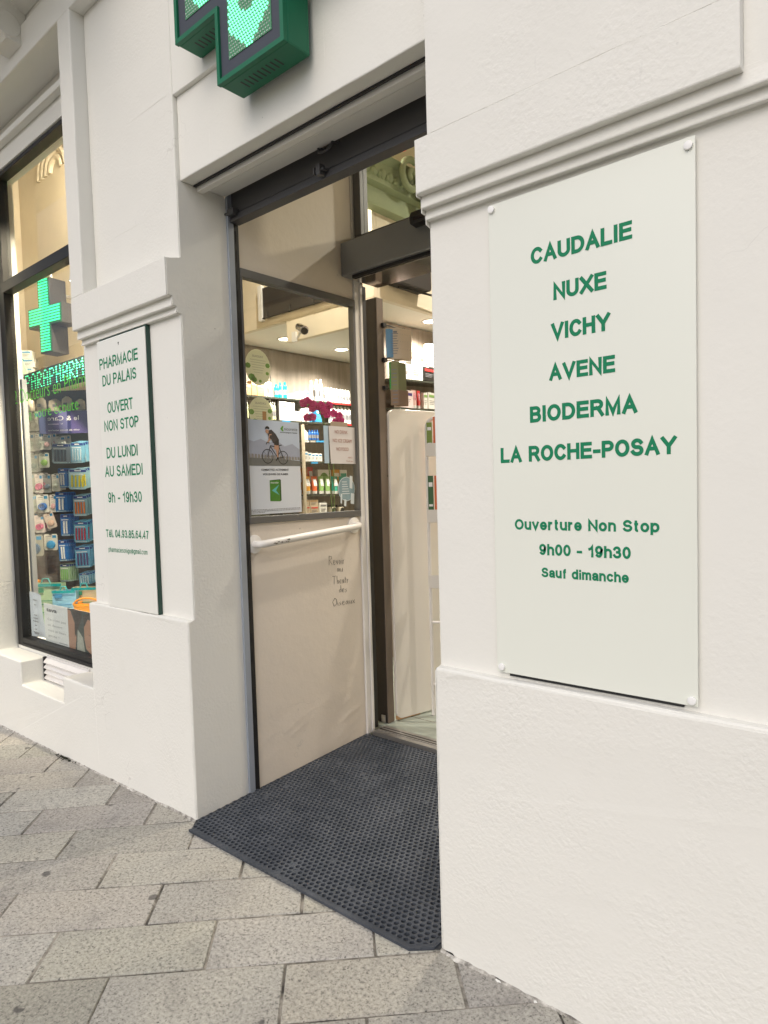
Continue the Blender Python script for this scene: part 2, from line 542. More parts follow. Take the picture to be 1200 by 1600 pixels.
# ------------------------------------------------------------------ sign-writer's sans: letters drawn as constant-width strokes
def _arc(cx, cy, rx, ry, a0, a1, n=14):
    return [(cx + rx * math.cos(R(a0 + (a1 - a0) * i / n)), cy + ry * math.sin(R(a0 + (a1 - a0) * i / n))) for i in range(n + 1)]
def _glyphs():
    A = _arc
    xh = .73
    g = {}
    g['A'] = (.72, [[(0, 0), (.36, 1), (.72, 0)], [(.13, .33), (.59, .33)]])
    g['B'] = (.62, [[(0, 0), (0, 1)], [(0, 1), (.34, 1)] + A(.34, .765, .235, .235, 90, -90, 10) + [(0, .53)], [(0, .53), (.37, .53)] + A(.37, .265, .25, .265, 90, -90, 10) + [(0, 0)]])
    g['C'] = (.69, [A(.365, .5, .365, .5, 42, 318, 26)])
    g['D'] = (.70, [[(0, 0), (0, 1)], [(0, 1), (.28, 1)] + A(.28, .5, .42, .5, 90, -90, 18) + [(0, 0)]])
    g['E'] = (.60, [[(.60, 1), (0, 1), (0, 0), (.61, 0)], [(0, .53), (.56, .53)]])
    g['H'] = (.68, [[(0, 0), (0, 1)], [(.68, 0), (.68, 1)], [(0, .53), (.68, .53)]])
    g['I'] = (.02, [[(.01, 0), (.01, 1)]])
    g['L'] = (.54, [[(0, 1), (0, 0), (.54, 0)]])
    g['M'] = (.76, [[(0, 0), (0, 1), (.38, .06), (.76, 1), (.76, 0)]])
    g['N'] = (.68, [[(0, 0), (0, 1), (.68, 0), (.68, 1)]])
    g['O'] = (.76, [A(.38, .5, .38, .5, 0, 360, 36)])
    g['P'] = (.62, [[(0, 0), (0, 1)], [(0, 1), (.34, 1)] + A(.34, .73, .28, .27, 90, -90, 12) + [(0, .46)]])
    g['R'] = (.68, [[(0, 0), (0, 1)], [(0, 1), (.38, 1)] + A(.38, .74, .26, .26, 90, -90, 12) + [(0, .48)], [(.34, .48), (.44, .42), (.68, 0)]])
    g['S'] = (.62, [A(.31, .745, .28, .255, 25, 180, 10) + A(.31, .745, .28, .245, 180, 255, 5) + A(.31, .255, .31, .265, 68, 0, 5) + A(.31, .255, .31, .255, 0, -158, 12)])
    g['T'] = (.66, [[(0, 1), (.66, 1)], [(.33, 1), (.33, 0)]])
    g['U'] = (.68, [[(0, 1), (0, .34)] + A(.34, .34, .34, .34, 180, 360, 16) + [(.68, 1)]])
    g['V'] = (.74, [[(0, 1), (.37, 0), (.74, 1)]])
    g['X'] = (.74, [[(0, 0), (.74, 1)], [(0, 1), (.74, 0)]])
    g['Y'] = (.76, [[(0, 1), (.38, .44), (.76, 1)], [(.38, .44), (.38, 0)]])
    g['0'] = (.52, [A(.26, .5, .26, .5, 0, 360, 30)])
    g['1'] = (.30, [[(0, .74), (.16, .82), (.26, 1), (.26, 0)]])
    g['3'] = (.54, [A(.25, .745, .235, .255, 160, -70, 14) + [(.2, .52)], [(.2, .52)] + A(.26, .265, .27, .265, 75, -160, 14)])
    g['4'] = (.56, [[(.42, 0), (.42, 1), (0, .25), (.56, .25)]])
    g['5'] = (.54, [[(.48, 1), (.11, 1), (.04, .52)] + A(.26, .315, .27, .315, 135, -155, 18)])
    g['6'] = (.54, [A(.29, .55, .26, .45, 50, 180, 12) + A(.27, .32, .25, .32, 180, 180 - 360, 22)])
    g['7'] = (.52, [[(0, 1), (.52, 1), (.28, .45), (.2, 0)]])
    g['8'] = (.54, [A(.27, .755, .23, .245, -90, 270, 22), A(.27, .26, .265, .26, 90, 450, 24)])
    g['9'] = (.54, [A(.25, .45, .26, .45, 230, 360, 12) + A(.27, .68, .25, .32, 0, 360, 22)])
    ro = lambda x=.27, r=.27: A(x, xh / 2, r, xh / 2, 0, 360, 26)
    g['a'] = (.50, [[(.04, .56)] + A(.25, xh - .20, .23, .20, 150, 0, 10) + [(.48, .16), (.51, 0)], [(.48, .42), (.20, .36)] + A(.20, .18, .19, .18, 100, 270, 10) + [(.34, .04), (.48, .2)]])
    g['c'] = (.50, [A(.27, xh / 2, .27, xh / 2, 45, 315, 18)])
    g['d'] = (.54, [ro(), [(.54, 1), (.54, 0)]])
    g['e'] = (.54, [[(.05, xh * .5), (.46, xh * .5)], A(.27, xh / 2, .26, xh / 2, 0, 322, 22)])
    g['é'] = (.54, g['e'][1] + [[(.25, .86), (.38, .98)]])
    g['f'] = (.30, [[(.12, 0), (.12, .82)] + A(.27, .82, .15, .17, 180, 85, 7), [(0, .70), (.29, .70)]])
    g['g'] = (.54, [ro(), [(.54, .73), (.54, -.05)] + A(.28, -.05, .26, .21, 0, -160, 9)])
    g['h'] = (.50, [[(0, 0), (0, 1)], [(0, .4)] + A(.25, .44, .25, .29, 180, 0, 12) + [(.50, 0)]])
    g['i'] = (.02, [[(.01, 0), (.01, .60)], [(.01, .955), (.01, .985)]])
    g['l'] = (.02, [[(.01, 0), (.01, 1)]])
    g['m'] = (.84, [[(0, 0), (0, .73)], [(0, .45)] + A(.21, .50, .21, .23, 180, 0, 10) + [(.42, 0)], [(.42, .45)] + A(.63, .50, .21, .23, 180, 0, 10) + [(.84, 0)]])
    g['n'] = (.50, [[(0, 0), (0, .73)], [(0, .4)] + A(.25, .44, .25, .29, 180, 0, 12) + [(.50, 0)]])
    g['o'] = (.54, [ro()])
    g['p'] = (.54, [ro(), [(0, .73), (0, -.27)]])
    g['r'] = (.28, [[(0, 0), (0, .73)], [(0, .42), (.06, .62), (.17, .71), (.29, .70)]])
    g['s'] = (.46, [A(.23, .545, .20, .185, 30, 250, 12) + A(.23, .185, .23, .185, 70, -155, 14)])
    g['t'] = (.28, [[(.11, .95), (.11, .15)] + A(.24, .15, .13, .15, 180, 280, 6), [(0, .71), (.27, .71)]])
    g['u'] = (.50, [[(0, .73), (0, .28)] + A(.25, .28, .25, .28, 180, 360, 12) + [(.50, .4)], [(.50, .73), (.50, 0)]])
    g['v'] = (.50, [[(0, .73), (.25, 0), (.50, .73)]])
    g['.'] = (.04, [[(.02, 0), (.02, .12)]])
    g['-'] = (.30, [[(0, .38), (.30, .38)]])
    g['@'] = (.90, [A(.45, .36, .45, .5, -50, 270, 30), A(.45, .36, .2, .24, 0, 360, 18), [(.65, .6), (.65, .24), (.8, .2)]])
    g[' '] = (.18, [])
    return g
GL = _glyphs()
def stroke_letters(mb, txt, x0, x1, y, z, cap, w, gap=.24, mat=None):
    """write txt on a wall facing -Y between x0 and x1, baseline z, capital height cap, stroke width w (metres)"""
    adv = [GL[c][0] for c in txt]
    tot = sum(adv) + gap * (len(txt) - 1)
    sc = (x1 - x0 - w) / tot
    c = cap - w
    x = x0 + w / 2
    lay = 0
    for ch, a in zip(txt, adv):
        for st in GL[ch][1]:
            pts = [(x + px_ * sc, z + w / 2 + pz_ * c) for px_, pz_ in st]
            closed = math.hypot(pts[0][0] - pts[-1][0], pts[0][1] - pts[-1][1]) < 1e-6 and len(pts) > 5
            if closed: pts = pts[:-1]
            n = len(pts)
            clean = [pts[0]]
            for p in pts[1:]:
                if math.hypot(p[0] - clean[-1][0], p[1] - clean[-1][1]) > 1e-6: clean.append(p)
            pts = clean; n = len(pts)
            Lf, Rt = [], []
            for i in range(n):
                if closed: p0, p1 = pts[i - 1], pts[(i + 1) % n]
                else: p0, p1 = pts[max(i - 1, 0)], pts[min(i + 1, n - 1)]
                q = pts[i]
                d1 = (q[0] - p0[0], q[1] - p0[1]); d2 = (p1[0] - q[0], p1[1] - q[1])
                if i == 0 and not closed: d1 = d2
                if i == n - 1 and not closed: d2 = d1
                l1, l2 = math.hypot(*d1) or 1, math.hypot(*d2) or 1
                d1 = (d1[0] / l1, d1[1] / l1); d2 = (d2[0] / l2, d2[1] / l2)
                nx, nz = -(d1[1] + d2[1]), d1[0] + d2[0]
                ln = math.hypot(nx, nz) or 1
                nx, nz = nx / ln, nz / ln
                k = 1 / max(.42, nx * -d1[1] + nz * d1[0])
                ex = ez = 0
                if not closed and i in (0, n - 1):
                    s_ = -1 if i == 0 else 1
                    if len(st) == 2 or True:
                        ex, ez = s_ * d1[0] * w * .5, s_ * d1[1] * w * .5
                        if abs(d1[1]) < .2 and ch not in 'EFLT-': ex, ez = ex * .3, ez * .3
                Lf.append((q[0] + nx * w / 2 * k + ex, y - lay * 8e-5, q[1] + nz * w / 2 * k + ez))
                Rt.append((q[0] - nx * w / 2 * k + ex, y - lay * 8e-5, q[1] - nz * w / 2 * k + ez))
            m = n if closed else n - 1
            fs = [(i, n + i, n + (i + 1) % n, (i + 1) % n) for i in range(m)]
            mb.add(Lf + Rt, [f[::-1] for f in fs], mat)
            lay = (lay + 1) % 9
        x += (a + gap) * sc
# ================================================================== GROUND
def gz(x):
    return 0.023 * max(-2.65, min(0.0, x + 1.25))

def ground():
    g = MB()
    xs = [-60, -20, -3.9, -1.25, 20, 60]
    for a, b in zip(xs[:-1], xs[1:]):
        za, zb = gz(a) - 0.0045, gz(b) - 0.0045
        g.add([(a, -60, za), (b, -60, zb), (b, 30, zb), (a, 30, za)], [(0, 1, 2, 3)])
    o = g.build('ground', M['joint'])
    tag(o, kind='structure')
    vs, fs, tone = [], [], []
    rnd = random.Random(3)
    P, Lg, sh = 0.3145, 0.692, 0.32
    for i in range(-26, 40):
        n0, n1 = P * i, P * (i + 1)
        s0 = -1.283 - sh * (i - 1)
        k0 = int((-12 - s0) / Lg)
        for k in range(k0, k0 + 30):
            sa, sb = s0 + Lg * k, s0 + Lg * (k + 1)
            cx, cy = ((sa + sb) / 2 - (n0 + n1) / 2) / 2, ((sa + sb) / 2 + (n0 + n1) / 2) / 2
            if not (-8 < cx < 5 and -5 < cy < 0.45):
                continue
            dz = rnd.uniform(-0.0012, 0.0012)
            tl = (rnd.uniform(-.0012, .0012), rnd.uniform(-.0012, .0012))
            t = rnd.choice((rnd.uniform(0.74, 0.9), rnd.uniform(0.88, 1.08), rnd.uniform(0.9, 1.06)))
            col = (t * rnd.uniform(.99, 1.03), t, t * rnd.uniform(.94, 1.01), 1)
            o_ = len(vs)
            j0 = 0.0048 + rnd.uniform(-.002, .003); j1 = j0 + .0035
            jit = [(rnd.uniform(-.0015, .0015), rnd.uniform(-.0015, .0015)) for _ in range(4)]
            for ins, z in ((j0, -0.012), (j0, -0.003), (j1, 0.0)):
                for (ss, nn), (jx, jy) in zip(((sa + ins, n0 + ins), (sb - ins, n0 + ins), (sb - ins, n1 - ins), (sa + ins, n1 - ins)), jit):
                    x, y = (ss - nn) / 2 + jx, (ss + nn) / 2 + jy
                    vs.append((x, y, gz(x) + z + dz + tl[0] * (ss - sa) + tl[1] * (nn - n0)))
                    tone.append(col)
            for a in (0, 4):
                for q in range(4):
                    fs.append((o_ + a + q, o_ + a + (q + 1) % 4, o_ + a + 4 + (q + 1) % 4, o_ + a + 4 + q))
            fs.append((o_ + 8, o_ + 9, o_ + 10, o_ + 11))
    me = D.meshes.new('pavement')
    me.from_pydata(vs, [], fs)
    ca = me.color_attributes.new('tone', 'FLOAT_COLOR', 'POINT')
    ca.data.foreach_set('color', [c for t in tone for c in t])
    me.materials.append(M['granite'])
    ob = D.objects.new('pavement', me)
    COL.objects.link(ob)
    tag(ob, kind='structure')
ground()

# ================================================================== BUILDING
B = thing('pharmacy_building', 'cream rendered street building with recessed pharmacy entrance and tall shop window', 'building')

def wall(name, *boxes, mat='plaster', bevel=0.006, parent=None, label=None):
    mb = MB()
    for b in boxes:
        mb.box(*b)
    o = mb.build(name, M[mat], parent or B, bevel=bevel, wobble=0.0012 if name in ('upper_wall', 'lintel', 'architrave', 'frieze') else 0.0)
    if label: o['label'] = label
    return o

# --- bases
def base_course(name, outline, y1, back):
    mb = MB()
    mb.prism([(x, 0.0, z) for x, z in outline][::-1], 0, (0, y1, 0))
    for b_ in back:
        mb.box(*b_)
    return mb.build(name, M['stucco'], B, bevel=0.009, seg=3, wobble=0.0022)
base_course('plinth', [(-6.2, -.25), (-1.2495, -.25), (-1.2495, .835), (-2.11, .835), (-2.11, .407), (-2.452, .407), (-2.452, .27), (-3.004, .27), (-3.004, .407), (-3.43, .407), (-3.43, .835), (-6.2, .835)][::-1], 0.1515, [(-2.11, -1.2495, 0.15, 0.27, -0.25, 0.834), (-6.2, -3.43, 0.15, 0.27, -0.25, 0.834)])
base_course('plinth', [(0.0, -.25), (3.4, -.25), (3.4, .838), (0.0, .838)][::-1], 0.27, [])
# --- pier faces between base and capital
wall('pier_face', (-2.09, -1.25, 0.03, 0.27, 0.83, 2.08), mat='smooth', bevel=0.004)
wall('pier_face', (0.0, 3.4, 0.03, 0.27, 0.83, 2.10), mat='smooth', bevel=0.004)
wall('pier_face', (-6.2, -3.43, 0.03, 0.27, 0.83, 2.08), mat='smooth', bevel=0.004)
# --- stepped capitals
def steps(d, z2, z1, z0):
    """two receding steps under the block of a capital: z2, z1, z0 are the lower edges of block and steps"""
    return [(0.27, z0 - .004), (0.0295, z0 - .004), (0.0285, z0 + .0015), (0.0095, z0), (0.0085, z0 + .004), (0.0110, z1 - .010), (0.0125, z1 + .0015),
            (-0.0095, z1), (-0.0105, z1 + .004), (-0.0080, z2 - .013), (-0.0060, z2 + .0015)]
def capital(x0, x1, prof):
    mb = MB()
    mb.prism([(x0, y, z) for y, z in prof][::-1], 0, (x1 - x0, 0, 0))
    return mb.build('capital', M['plaster'], B, bevel=0.0014, wobble=0.0009)
BLOCK = lambda z: [(-0.0295, z), (-0.031, z + .004), (-0.031, 2.288), (0.033, 2.292), (0.27, 2.292)]
ST = steps(0, 2.139, 2.101, 2.075)
capital(-2.066, -1.25, ST + BLOCK(2.139))
capital(-6.2, -3.43, ST + BLOCK(2.139))
SR = steps(0, 2.148, 2.115, 2.089)
capital(0.0, 3.4, SR + [(-0.0060, 2.16), (0.27, 2.16)])
capital(0.0, 0.80, [(-.0055, 2.148), (-0.0295, 2.148), (-0.031, 2.152), (-0.031, 2.2915), (-.0055, 2.2915)])
# --- upper walls
wall('upper_wall', (-1.942, -1.25, 0.035, 0.27, 2.29, 3.6), mat='plaster')
wall('upper_wall', (0.042, 0.798, -0.0303, 0.27, 2.2918, 5.6), mat='plaster', bevel=0.0012)
wall('upper_wall', (0.0, 0.7999, -0.0050, 0.27, 2.16, 2.2917), mat='plaster', bevel=0)
wall('upper_wall', (0.0, 0.0419, 0.037, 0.27, 2.2921, 5.6), mat='plaster')
wall('upper_wall', (0.80, 3.4, -0.0057, 0.27, 2.1495, 5.6), mat='plaster', bevel=0.001)
wall('upper_wall', (-6.2, -3.55, 0.035, 0.27, 2.29, 3.6), mat='plaster')
wall('architrave', (-2.066, -1.942, -0.0310, 0.27, 2.287, 3.56), mat='smooth')
wall('architrave', (-3.55, -3.43, -0.0310, 0.27, 2.287, 3.56), mat='smooth')
wall('frieze', (-6.2, 0.0, -0.031, 0.27, 3.557, 3.72), (-6.2, 0.0, 0.0, 0.27, 3.72, 5.6), mat='smooth')
wall('lintel', (-1.25, 0.0, 0.037, 0.27, 2.93, 3.6), (-1.25, 0.0, 0.055, 0.27, 2.605, 2.935), mat='smooth', bevel=0.004)
# --- balcony overhead
bal = MB()
bal.box(-9, -1.55, -0.8, 0.0, 3.93, 4.12)
bal.prism([(-9, 0.0, 3.78), (-9, -0.06, 3.80), (-9, -0.10, 3.86), (-9, -0.17, 3.93), (-9, 0.0, 3.93)], 0, (7.45, 0, 0))
bal.build('balcony_slab', M['smooth'], B, bevel=0.006)
for bx in (-2.62, -3.9, -5.2):
    c = MB()
    pr_ = [(0.0, 3.62), (-0.10, 3.63), (-0.16, 3.68), (-0.17, 3.75), (-0.24, 3.79), (-0.42, 3.83), (-0.52, 3.88), (-0.54, 3.929), (0.0, 3.929)]
    c.prism([(bx, y, z) for y, z in pr_], 0, (0.16, 0, 0))
    c.tube([(bx - .006, -0.09, 3.70), (bx + .166, -0.09, 3.70)], 0.062, 16)
    c.build('corbel', M['smooth'], B, bevel=0.006)

# --- plastered doorway reveals, one skin from pavement to lintel
PR2 = [(0.27, -.2), (0.006, -.2), (0.006, .825), (0.036, .838), (0.036, 2.075), (0.016, 2.080), (0.0135, 2.104), (-0.004, 2.106), (-0.0045, 2.142), (-0.0245, 2.144), (-0.0255, 2.150), (-0.0255, 2.284), (0.04, 2.30), (0.04, 2.603), (0.27, 2.603)]
for x0, d in ((-1.2495, .0025), (-.0005, -.0025)):
    mb = MB(); mb.prism([(x0, y, z) for y, z in PR2][::(-1 if d > 0 else 1)], 0, (d, 0, 0)); mb.build('reveal', M['stucco'], B, wobble=0.0)

# --- doorway soffit
sf = MB()
sf.box(-1.245, -0.005, 0.112, 0.124, 2.598, 2.606, M['black'])
sf.box(-1.245, -0.005, 0.128, 0.158, 2.583, 2.606, M['mould'])
sf.box(-1.22, -0.005, 0.178, 0.186, 2.596, 2.606, M['mould'])
sf.build('soffit_trim', None, B, bevel=0.002)
for x0, x1 in ((-1.25, -1.236), (-0.014, 0.0)):
    wall('shutter_track', (x0, x1, 0.2705, 0.300, 0.0, 2.64), mat='track', bevel=0.001)
    k = MB()
    k.box(x0, x1 - 0.003, 0.3005, 0.326, 0.0, 2.64)
    for i in range(30):
        z = 0.1 + i * 0.083
        k.box(x1 - 0.0032, x1 - 0.0012, 0.311, 0.314, z, z + 0.05)
    k.build('brush_seal', M['black'], B)
sh = thing('rolling_shutter', 'dark grey steel rolling shutter raised under the doorway soffit', 'shutter', (-0.62, 0.31, 2.5))
m_ = MB()
m_.box(-1.236, -0.014, 0.292, 0.318, 2.528, 2.655)
m_.box(-1.236, -0.014, 0.280, 0.330, 2.500, 2.512)
m_.box(-1.236, -0.014, 0.284, 0.322, 2.512, 2.527)
m_.box(-1.236, -0.014, 0.2895, 0.2925, 2.535, 2.539)
m_.build('bottom_rail', M['shutter'], sh, bevel=0.0015)
m_ = MB()
m_.tube([(-0.668, 0.292, 2.612), (-0.668, 0.262, 2.606), (-0.66, 0.255, 2.585), (-0.64, 0.252, 2.577), (-0.615, 0.252, 2.577), (-0.600, 0.255, 2.585), (-0.594, 0.262, 2.606), (-0.594, 0.292, 2.612)], 0.0045, 8)
m_.lathe([(0.010, 0), (0.010, 0.006)], (-0.668, 0.287, 2.609), 10)
m_.lathe([(0.010, 0), (0.010, 0.006)], (-0.594, 0.287, 2.609), 10)
m_.build('handle', M['shutter'], sh, smooth=True)
m_ = MB()
m_.box(-0.690, -0.640, 0.255, 0.290, 2.520, 2.528)
m_.box(-0.672, -0.652, 0.248, 0.280, 2.505, 2.545)
m_.box(-0.690, -0.682, 0.250, 0.262, 2.512, 2.54)
m_.build('lock', M['shutter'], sh, bevel=0.002)
m_ = MB()
m_.box(-1.275, -1.195, 0.262, 0.274, 2.528, 2.536)
m_.box(-1.225, -1.185, 0.258, 0.290, 2.518, 2.546)
m_.build('bolt', M['shutter'], sh, bevel=0.002)

# --- entrance recess: side linings
lin = MB()
def grid_panel(y0, y1, z0, z1, x, ny, nz, amp, seed):
    """lining sheet with bulges that grow towards its foot, where damp has lifted it"""
    rnd = random.Random(seed)
    bl = [(rnd.uniform(y0, y1), rnd.uniform(z0, z0 + 0.42), rnd.uniform(0.03, 0.10), rnd.uniform(0.012, 0.035), rnd.uniform(-0.4, 1.0)) for _ in range(34)]
    vs, fs = [], []
    for i in range(ny + 1):
        for j in range(nz + 1):
            y, z = y0 + (y1 - y0) * i / ny, z0 + (z1 - z0) * j / nz
            d = 0
            for by, bz, sy, sz, a in bl:
                d += a * math.exp(-((y - by) / sy) ** 2 - ((z - bz - 0.35 * (y - by)) / sz) ** 2)
            d *= amp * .8 * max(0, min(1, (z0 + 0.62 - z) / 0.4)) * (0.25 + 0.75 * (y - y0) / (y1 - y0))
            vs.append((x + d, y, z))
    for i in range(ny):
        for j in range(nz):
            a = i * (nz + 1) + j
            fs.append((a, a + nz + 1, a + nz + 2, a + 1))
    return vs, fs
lin.add(*grid_panel(0.326, 1.05, 0.0, 1.212, -1.25, 90, 150, 0.0035, 5))
lin.box(-1.30, -1.254, 0.326, 1.05, -0.05, 1.212)
o = lin.build('side_wall', M['lam'], B, smooth=True)
wall('side_wall', (-1.30, -1.25, 0.326, 1.05, 2.325, 3.36), mat='lam', bevel=0.002)
wall('side_wall', (0.0, 0.06, 0.27, 1.10, -0.05, 3.4), mat='lam', bevel=0.002)
wall('recess_ceiling', (-1.30, 0.0, 0.27, 1.10, 3.36, 3.42), mat='lam', bevel=0)
sw = MB()
sw.box(-1.275, -1.238, 0.327, 1.05, 1.2125, 1.243)
sw.box(-1.275, -1.238, 0.327, 1.05, 2.288, 2.3245)
sw.box(-1.275, -1.238, 0.327, 0.338, 1.2435, 2.2875)
sw.box(-1.275, -1.238, 1.036, 1.05, 1.2435, 2.2875)
fr = sw.build('window_frame', M['bronze'], B, bevel=0.002)
g = MB(); g.box(-1.262, -1.256, 0.338, 1.036, 1.2432, 2.2878)
g.build('pane', M['glassdoor'], fr)
wall('corner_post', (-1.275, -1.238, 1.0505, 1.098, 0.05, 3.36), mat='whitemetal', bevel=0.003)
wall('post_cover', (-1.2379, -1.2295, 1.083, 1.099, 0.063, 2.41), mat='whitemetal', bevel=0.002)
hd = wall('door_header', (-1.249, -0.002, 0.966, 1.13, 2.425, 2.592), mat='header', bevel=0.006)
wall('header_track', (-1.2, -0.002, 1.0, 1.19, 2.405, 2.4245), mat='polished', parent=hd, bevel=0.001)
k = MB(); k.box(-1.19, -0.002, 0.985, 0.998, 2.409, 2.4245); k.build('gasket', M['black'], hd)
sn = thing('motion_sensor', 'small black door sensor on the grey header above the entrance', 'sensor', (-0.70, 0.94, 2.57))
k = MB()
k.prism([(-0.765, 0.965, 2.60), (-0.765, 0.925, 2.594), (-0.765, 0.912, 2.565), (-0.765, 0.918, 2.538), (-0.765, 0.965, 2.532)], 0, (0.16, 0, 0))
k.build('sensor_case', M['black'], sn, bevel=0.006)
k = MB(); k.box(-0.74, -0.63, 0.9105, 0.9145, 2.548, 2.56); k.build('lens', C_('sensor_lens', (0.03, 0.02, 0.025), 0.08), sn)
# transom light
tr_ = MB()
tr_.box(-1.2375, -0.002, 1.06, 1.12, 2.593, 2.645)
tr_.box(-1.2375, -1.19, 1.06, 1.12, 2.6455, 3.36)
tf = tr_.build('transom_frame', M['bronze'], B, bevel=0.003)
g = MB(); g.box(-1.19, -0.002, 1.085, 1.091, 2.645, 3.36); g.build('pane', M['glassdoor'], tf)
jb = MB()
jb.box(-1.262, -1.2325, 1.10, 1.13, 0.072, 2.404)
jb.build('door_jamb', M['black'], B, bevel=0.002)
th = MB()
th.box(-1.21, -0.002, 1.055, 1.16, 0.04, 0.0745, M['alu'])
th.box(-1.20, -0.002, 1.088, 1.096, 0.0745, 0.0775, M['alu'])
th.box(-1.20, -0.002, 1.098, 1.112, 0.0746, 0.0752, M['black'])
th.box(-1.20, -0.002, 1.128, 1.136, 0.0746, 0.0752, M['black'])
th.build('threshold', None, B)

# --- shop interior shell
fl = MB()
fl.box(-3.45, 2.5, 1.16, 5.2, 0.0, 0.07, M['tile'])
for yy in (1.36, 1.81, 2.26, 2.71):
    fl.box(-3.3, 2.4, yy, yy + 0.004, 0.070, 0.0712, M['joint'])
tag(fl.build('shop_floor'), kind='structure')
wall('inner_wall', (-3.50, -3.45, 0.96, 5.2, 0.0, 3.85), mat='greywood', bevel=0)
wall('inner_wall', (-3.50, 2.55, 5.2, 5.25, 0.0, 3.85), mat='cream', bevel=0)
wall('inner_wall', (2.5, 2.55, 0.27, 5.2, 0.0, 3.85), mat='cream', bevel=0)
wall('inner_wall', (0.06, 2.5, 0.27, 0.30, 0.0, 3.85), mat='cream', bevel=0)
wall('inner_wall', (-2.10, -1.30, 0.27, 0.30, 0.0, 3.85), mat='cream', bevel=0)
wall('inner_wall', (-1.30, 0.06, 1.10, 1.12, 3.361, 3.85), mat='cream', bevel=0)
wall('inner_ceiling', (-3.5, 2.55, 0.96, 5.25, 3.85, 3.9), (-2.1, 2.55, 0.27, 0.96, 3.85, 3.9), mat='ceil', bevel=0)
wall('dropped_ceiling', (-3.45, -1.80, 1.84, 5.2, 2.60, 2.66), mat='ceil', bevel=0)
wall('bulkhead', (-3.45, -1.76, 1.80, 1.8395, 2.595, 3.85), (-1.7995, -1.76, 1.84, 5.2, 2.595, 3.85), (-2.62, -1.765, 1.80, 1.8395, 2.44, 2.5945), mat='cream', bevel=0.003)
bk = MB()
bk.box(-2.86, -1.86, 1.785, 1.7995, 2.66, 2.88, M['darkbox'])
bk.tube([(-2.87, 1.78, 2.655), (-1.86, 1.78, 2.655)], 0.006, 6, M['frame'])
for x in (-2.8, -2.55, -2.3, -2.05, -1.9):
    bk.tube([(x, 1.775, 2.645), (x, 1.775, 2.70)], 0.005, 6, M['frame'])
bk.box(-2.90, -2.86, 1.77, 1.7995, 2.64, 2.90, M['whitemetal'])
bk.build('ceiling_recess', None, B)
# carved cornice on the bulkhead, seen through the transom
co = MB()
yc0, yc1 = 1.30, 2.36
co.prism([(-1.7595, yc0, 3.14), (-1.70, yc0, 3.15), (-1.69, yc0, 3.18), (-1.70, yc0, 3.26), (-1.66, yc0, 3.275), (-1.65, yc0, 3.40), (-1.60, yc0, 3.43), (-1.7595, yc0, 3.44)][::-1], 0, (0, yc1 - yc0, 0))
for i in range(14):
    y = yc0 + 0.05 + i * 0.074
    co.lathe([(0.002, -0.034), (0.022, -0.02), (0.030, 0), (0.022, 0.02), (0.002, 0.034)], (-1.655, y, 3.335), 10, sx=0.7)
    co.lathe([(0.002, -0.02), (0.014, -0.01), (0.014, 0.012), (0.002, 0.022)], (-1.650, y + 0.037, 3.32), 8)
sp = []
for i in range(46):
    a = i / 45 * 4.6 * math.pi / 1.6
    r = 0.115 - 0.10 * i / 45
    sp.append((-1.60, 2.02 + r * math.cos(a + 1.2), 3.37 + r * math.sin(a + 1.2)))
co.tube(sp, 0.022, 10)
for i in range(6):
    a = -0.5 + i * 0.32
    co.tube([(-1.62, 2.09 + 0.02 * i, 3.36), (-1.60, 2.14 + 0.015 * i, 3.30 - 0.01 * i), (-1.62, 2.15 + 0.015 * i, 3.20 + 0.015 * i)], 0.014, 8)
co.build('cornice', M['greenornate'], B, smooth=True)
rl = thing('red_lamp', 'small glowing red lamp above the green carved cornice', 'lamp', (-1.5, 2.0, 3.62))
k = MB(); k.lathe([(0.012, 0.07), (0.022, 0.055), (0.025, 0.035), (0.02, 0.018), (0.004, 0.008)], (-1.55, 1.88, 3.46), 14); k.build('bulb', M['redglow'], rl, smooth=True)
k = MB(); k.lathe([(0.022, 0.066), (0.022, 0.10), (0.01, 0.12), (0.01, 0.25)], (-1.55, 1.88, 3.46), 12); k.build('socket', M['whitemetal'], rl, smooth=True)
rd = thing('wall_rod', 'cream wooden rod on a bracket under the green cornice', 'rod', (-1.7, 2.3, 3.1))
k = MB(); k.tube([(-1.74, 2.16, 3.20), (-1.30, 2.55, 3.20)], 0.022, 10); k.build('rod', C_('cream_wood', (0.62, 0.47, 0.28), 0.5), rd, smooth=True)
k = MB(); k.box(-1.759, -1.73, 2.11, 2.21, 3.15, 3.25); k.build('bracket', C_('cream_wood', (0.62, 0.47, 0.28)), rd, bevel=0.004)

# ================================================================== SHOP WINDOW
wb = MB()
wb.box(-3.43, -2.11, 0.152, 0.27, -0.25, 0.425)
wb.build('window_surround', M['smooth'], B, bevel=0.004)
wb = MB()
wb.box(-3.43, -2.066, 0.14, 0.27, 3.337, 3.5565)
wb.box(-3.43, -2.066, 0.10, 0.1395, 3.44, 3.475)
wb.build('window_surround', M['smooth'], B, bevel=0.004)
vt = MB()
vt.box(-3.0, -2.455, 0.143, 0.151, 0.272, 0.415)
for i in range(4):
    z = 0.285 + i * 0.032
    vt.prism([(-2.99, 0.142, z), (-2.99, 0.122, z - 0.004), (-2.99, 0.122, z + 0.002), (-2.99, 0.142, z + 0.022)], 0, (0.53, 0, 0))
vt.build('louvre_vent', M['whitemetal'], B)
k = MB(); k.box(-3.004, -2.99, 0.125, 0.1425, 0.272, 0.41); k.build('vent_gap', M['black'], B)
wf = MB()
wf.box(-3.43, -3.352, 0.15, 0.21, 0.425, 3.336)
wf.box(-2.16, -2.08, 0.15, 0.21, 0.425, 3.336)
wf.box(-3.3515, -2.1605, 0.15, 0.21, 0.425, 0.478)
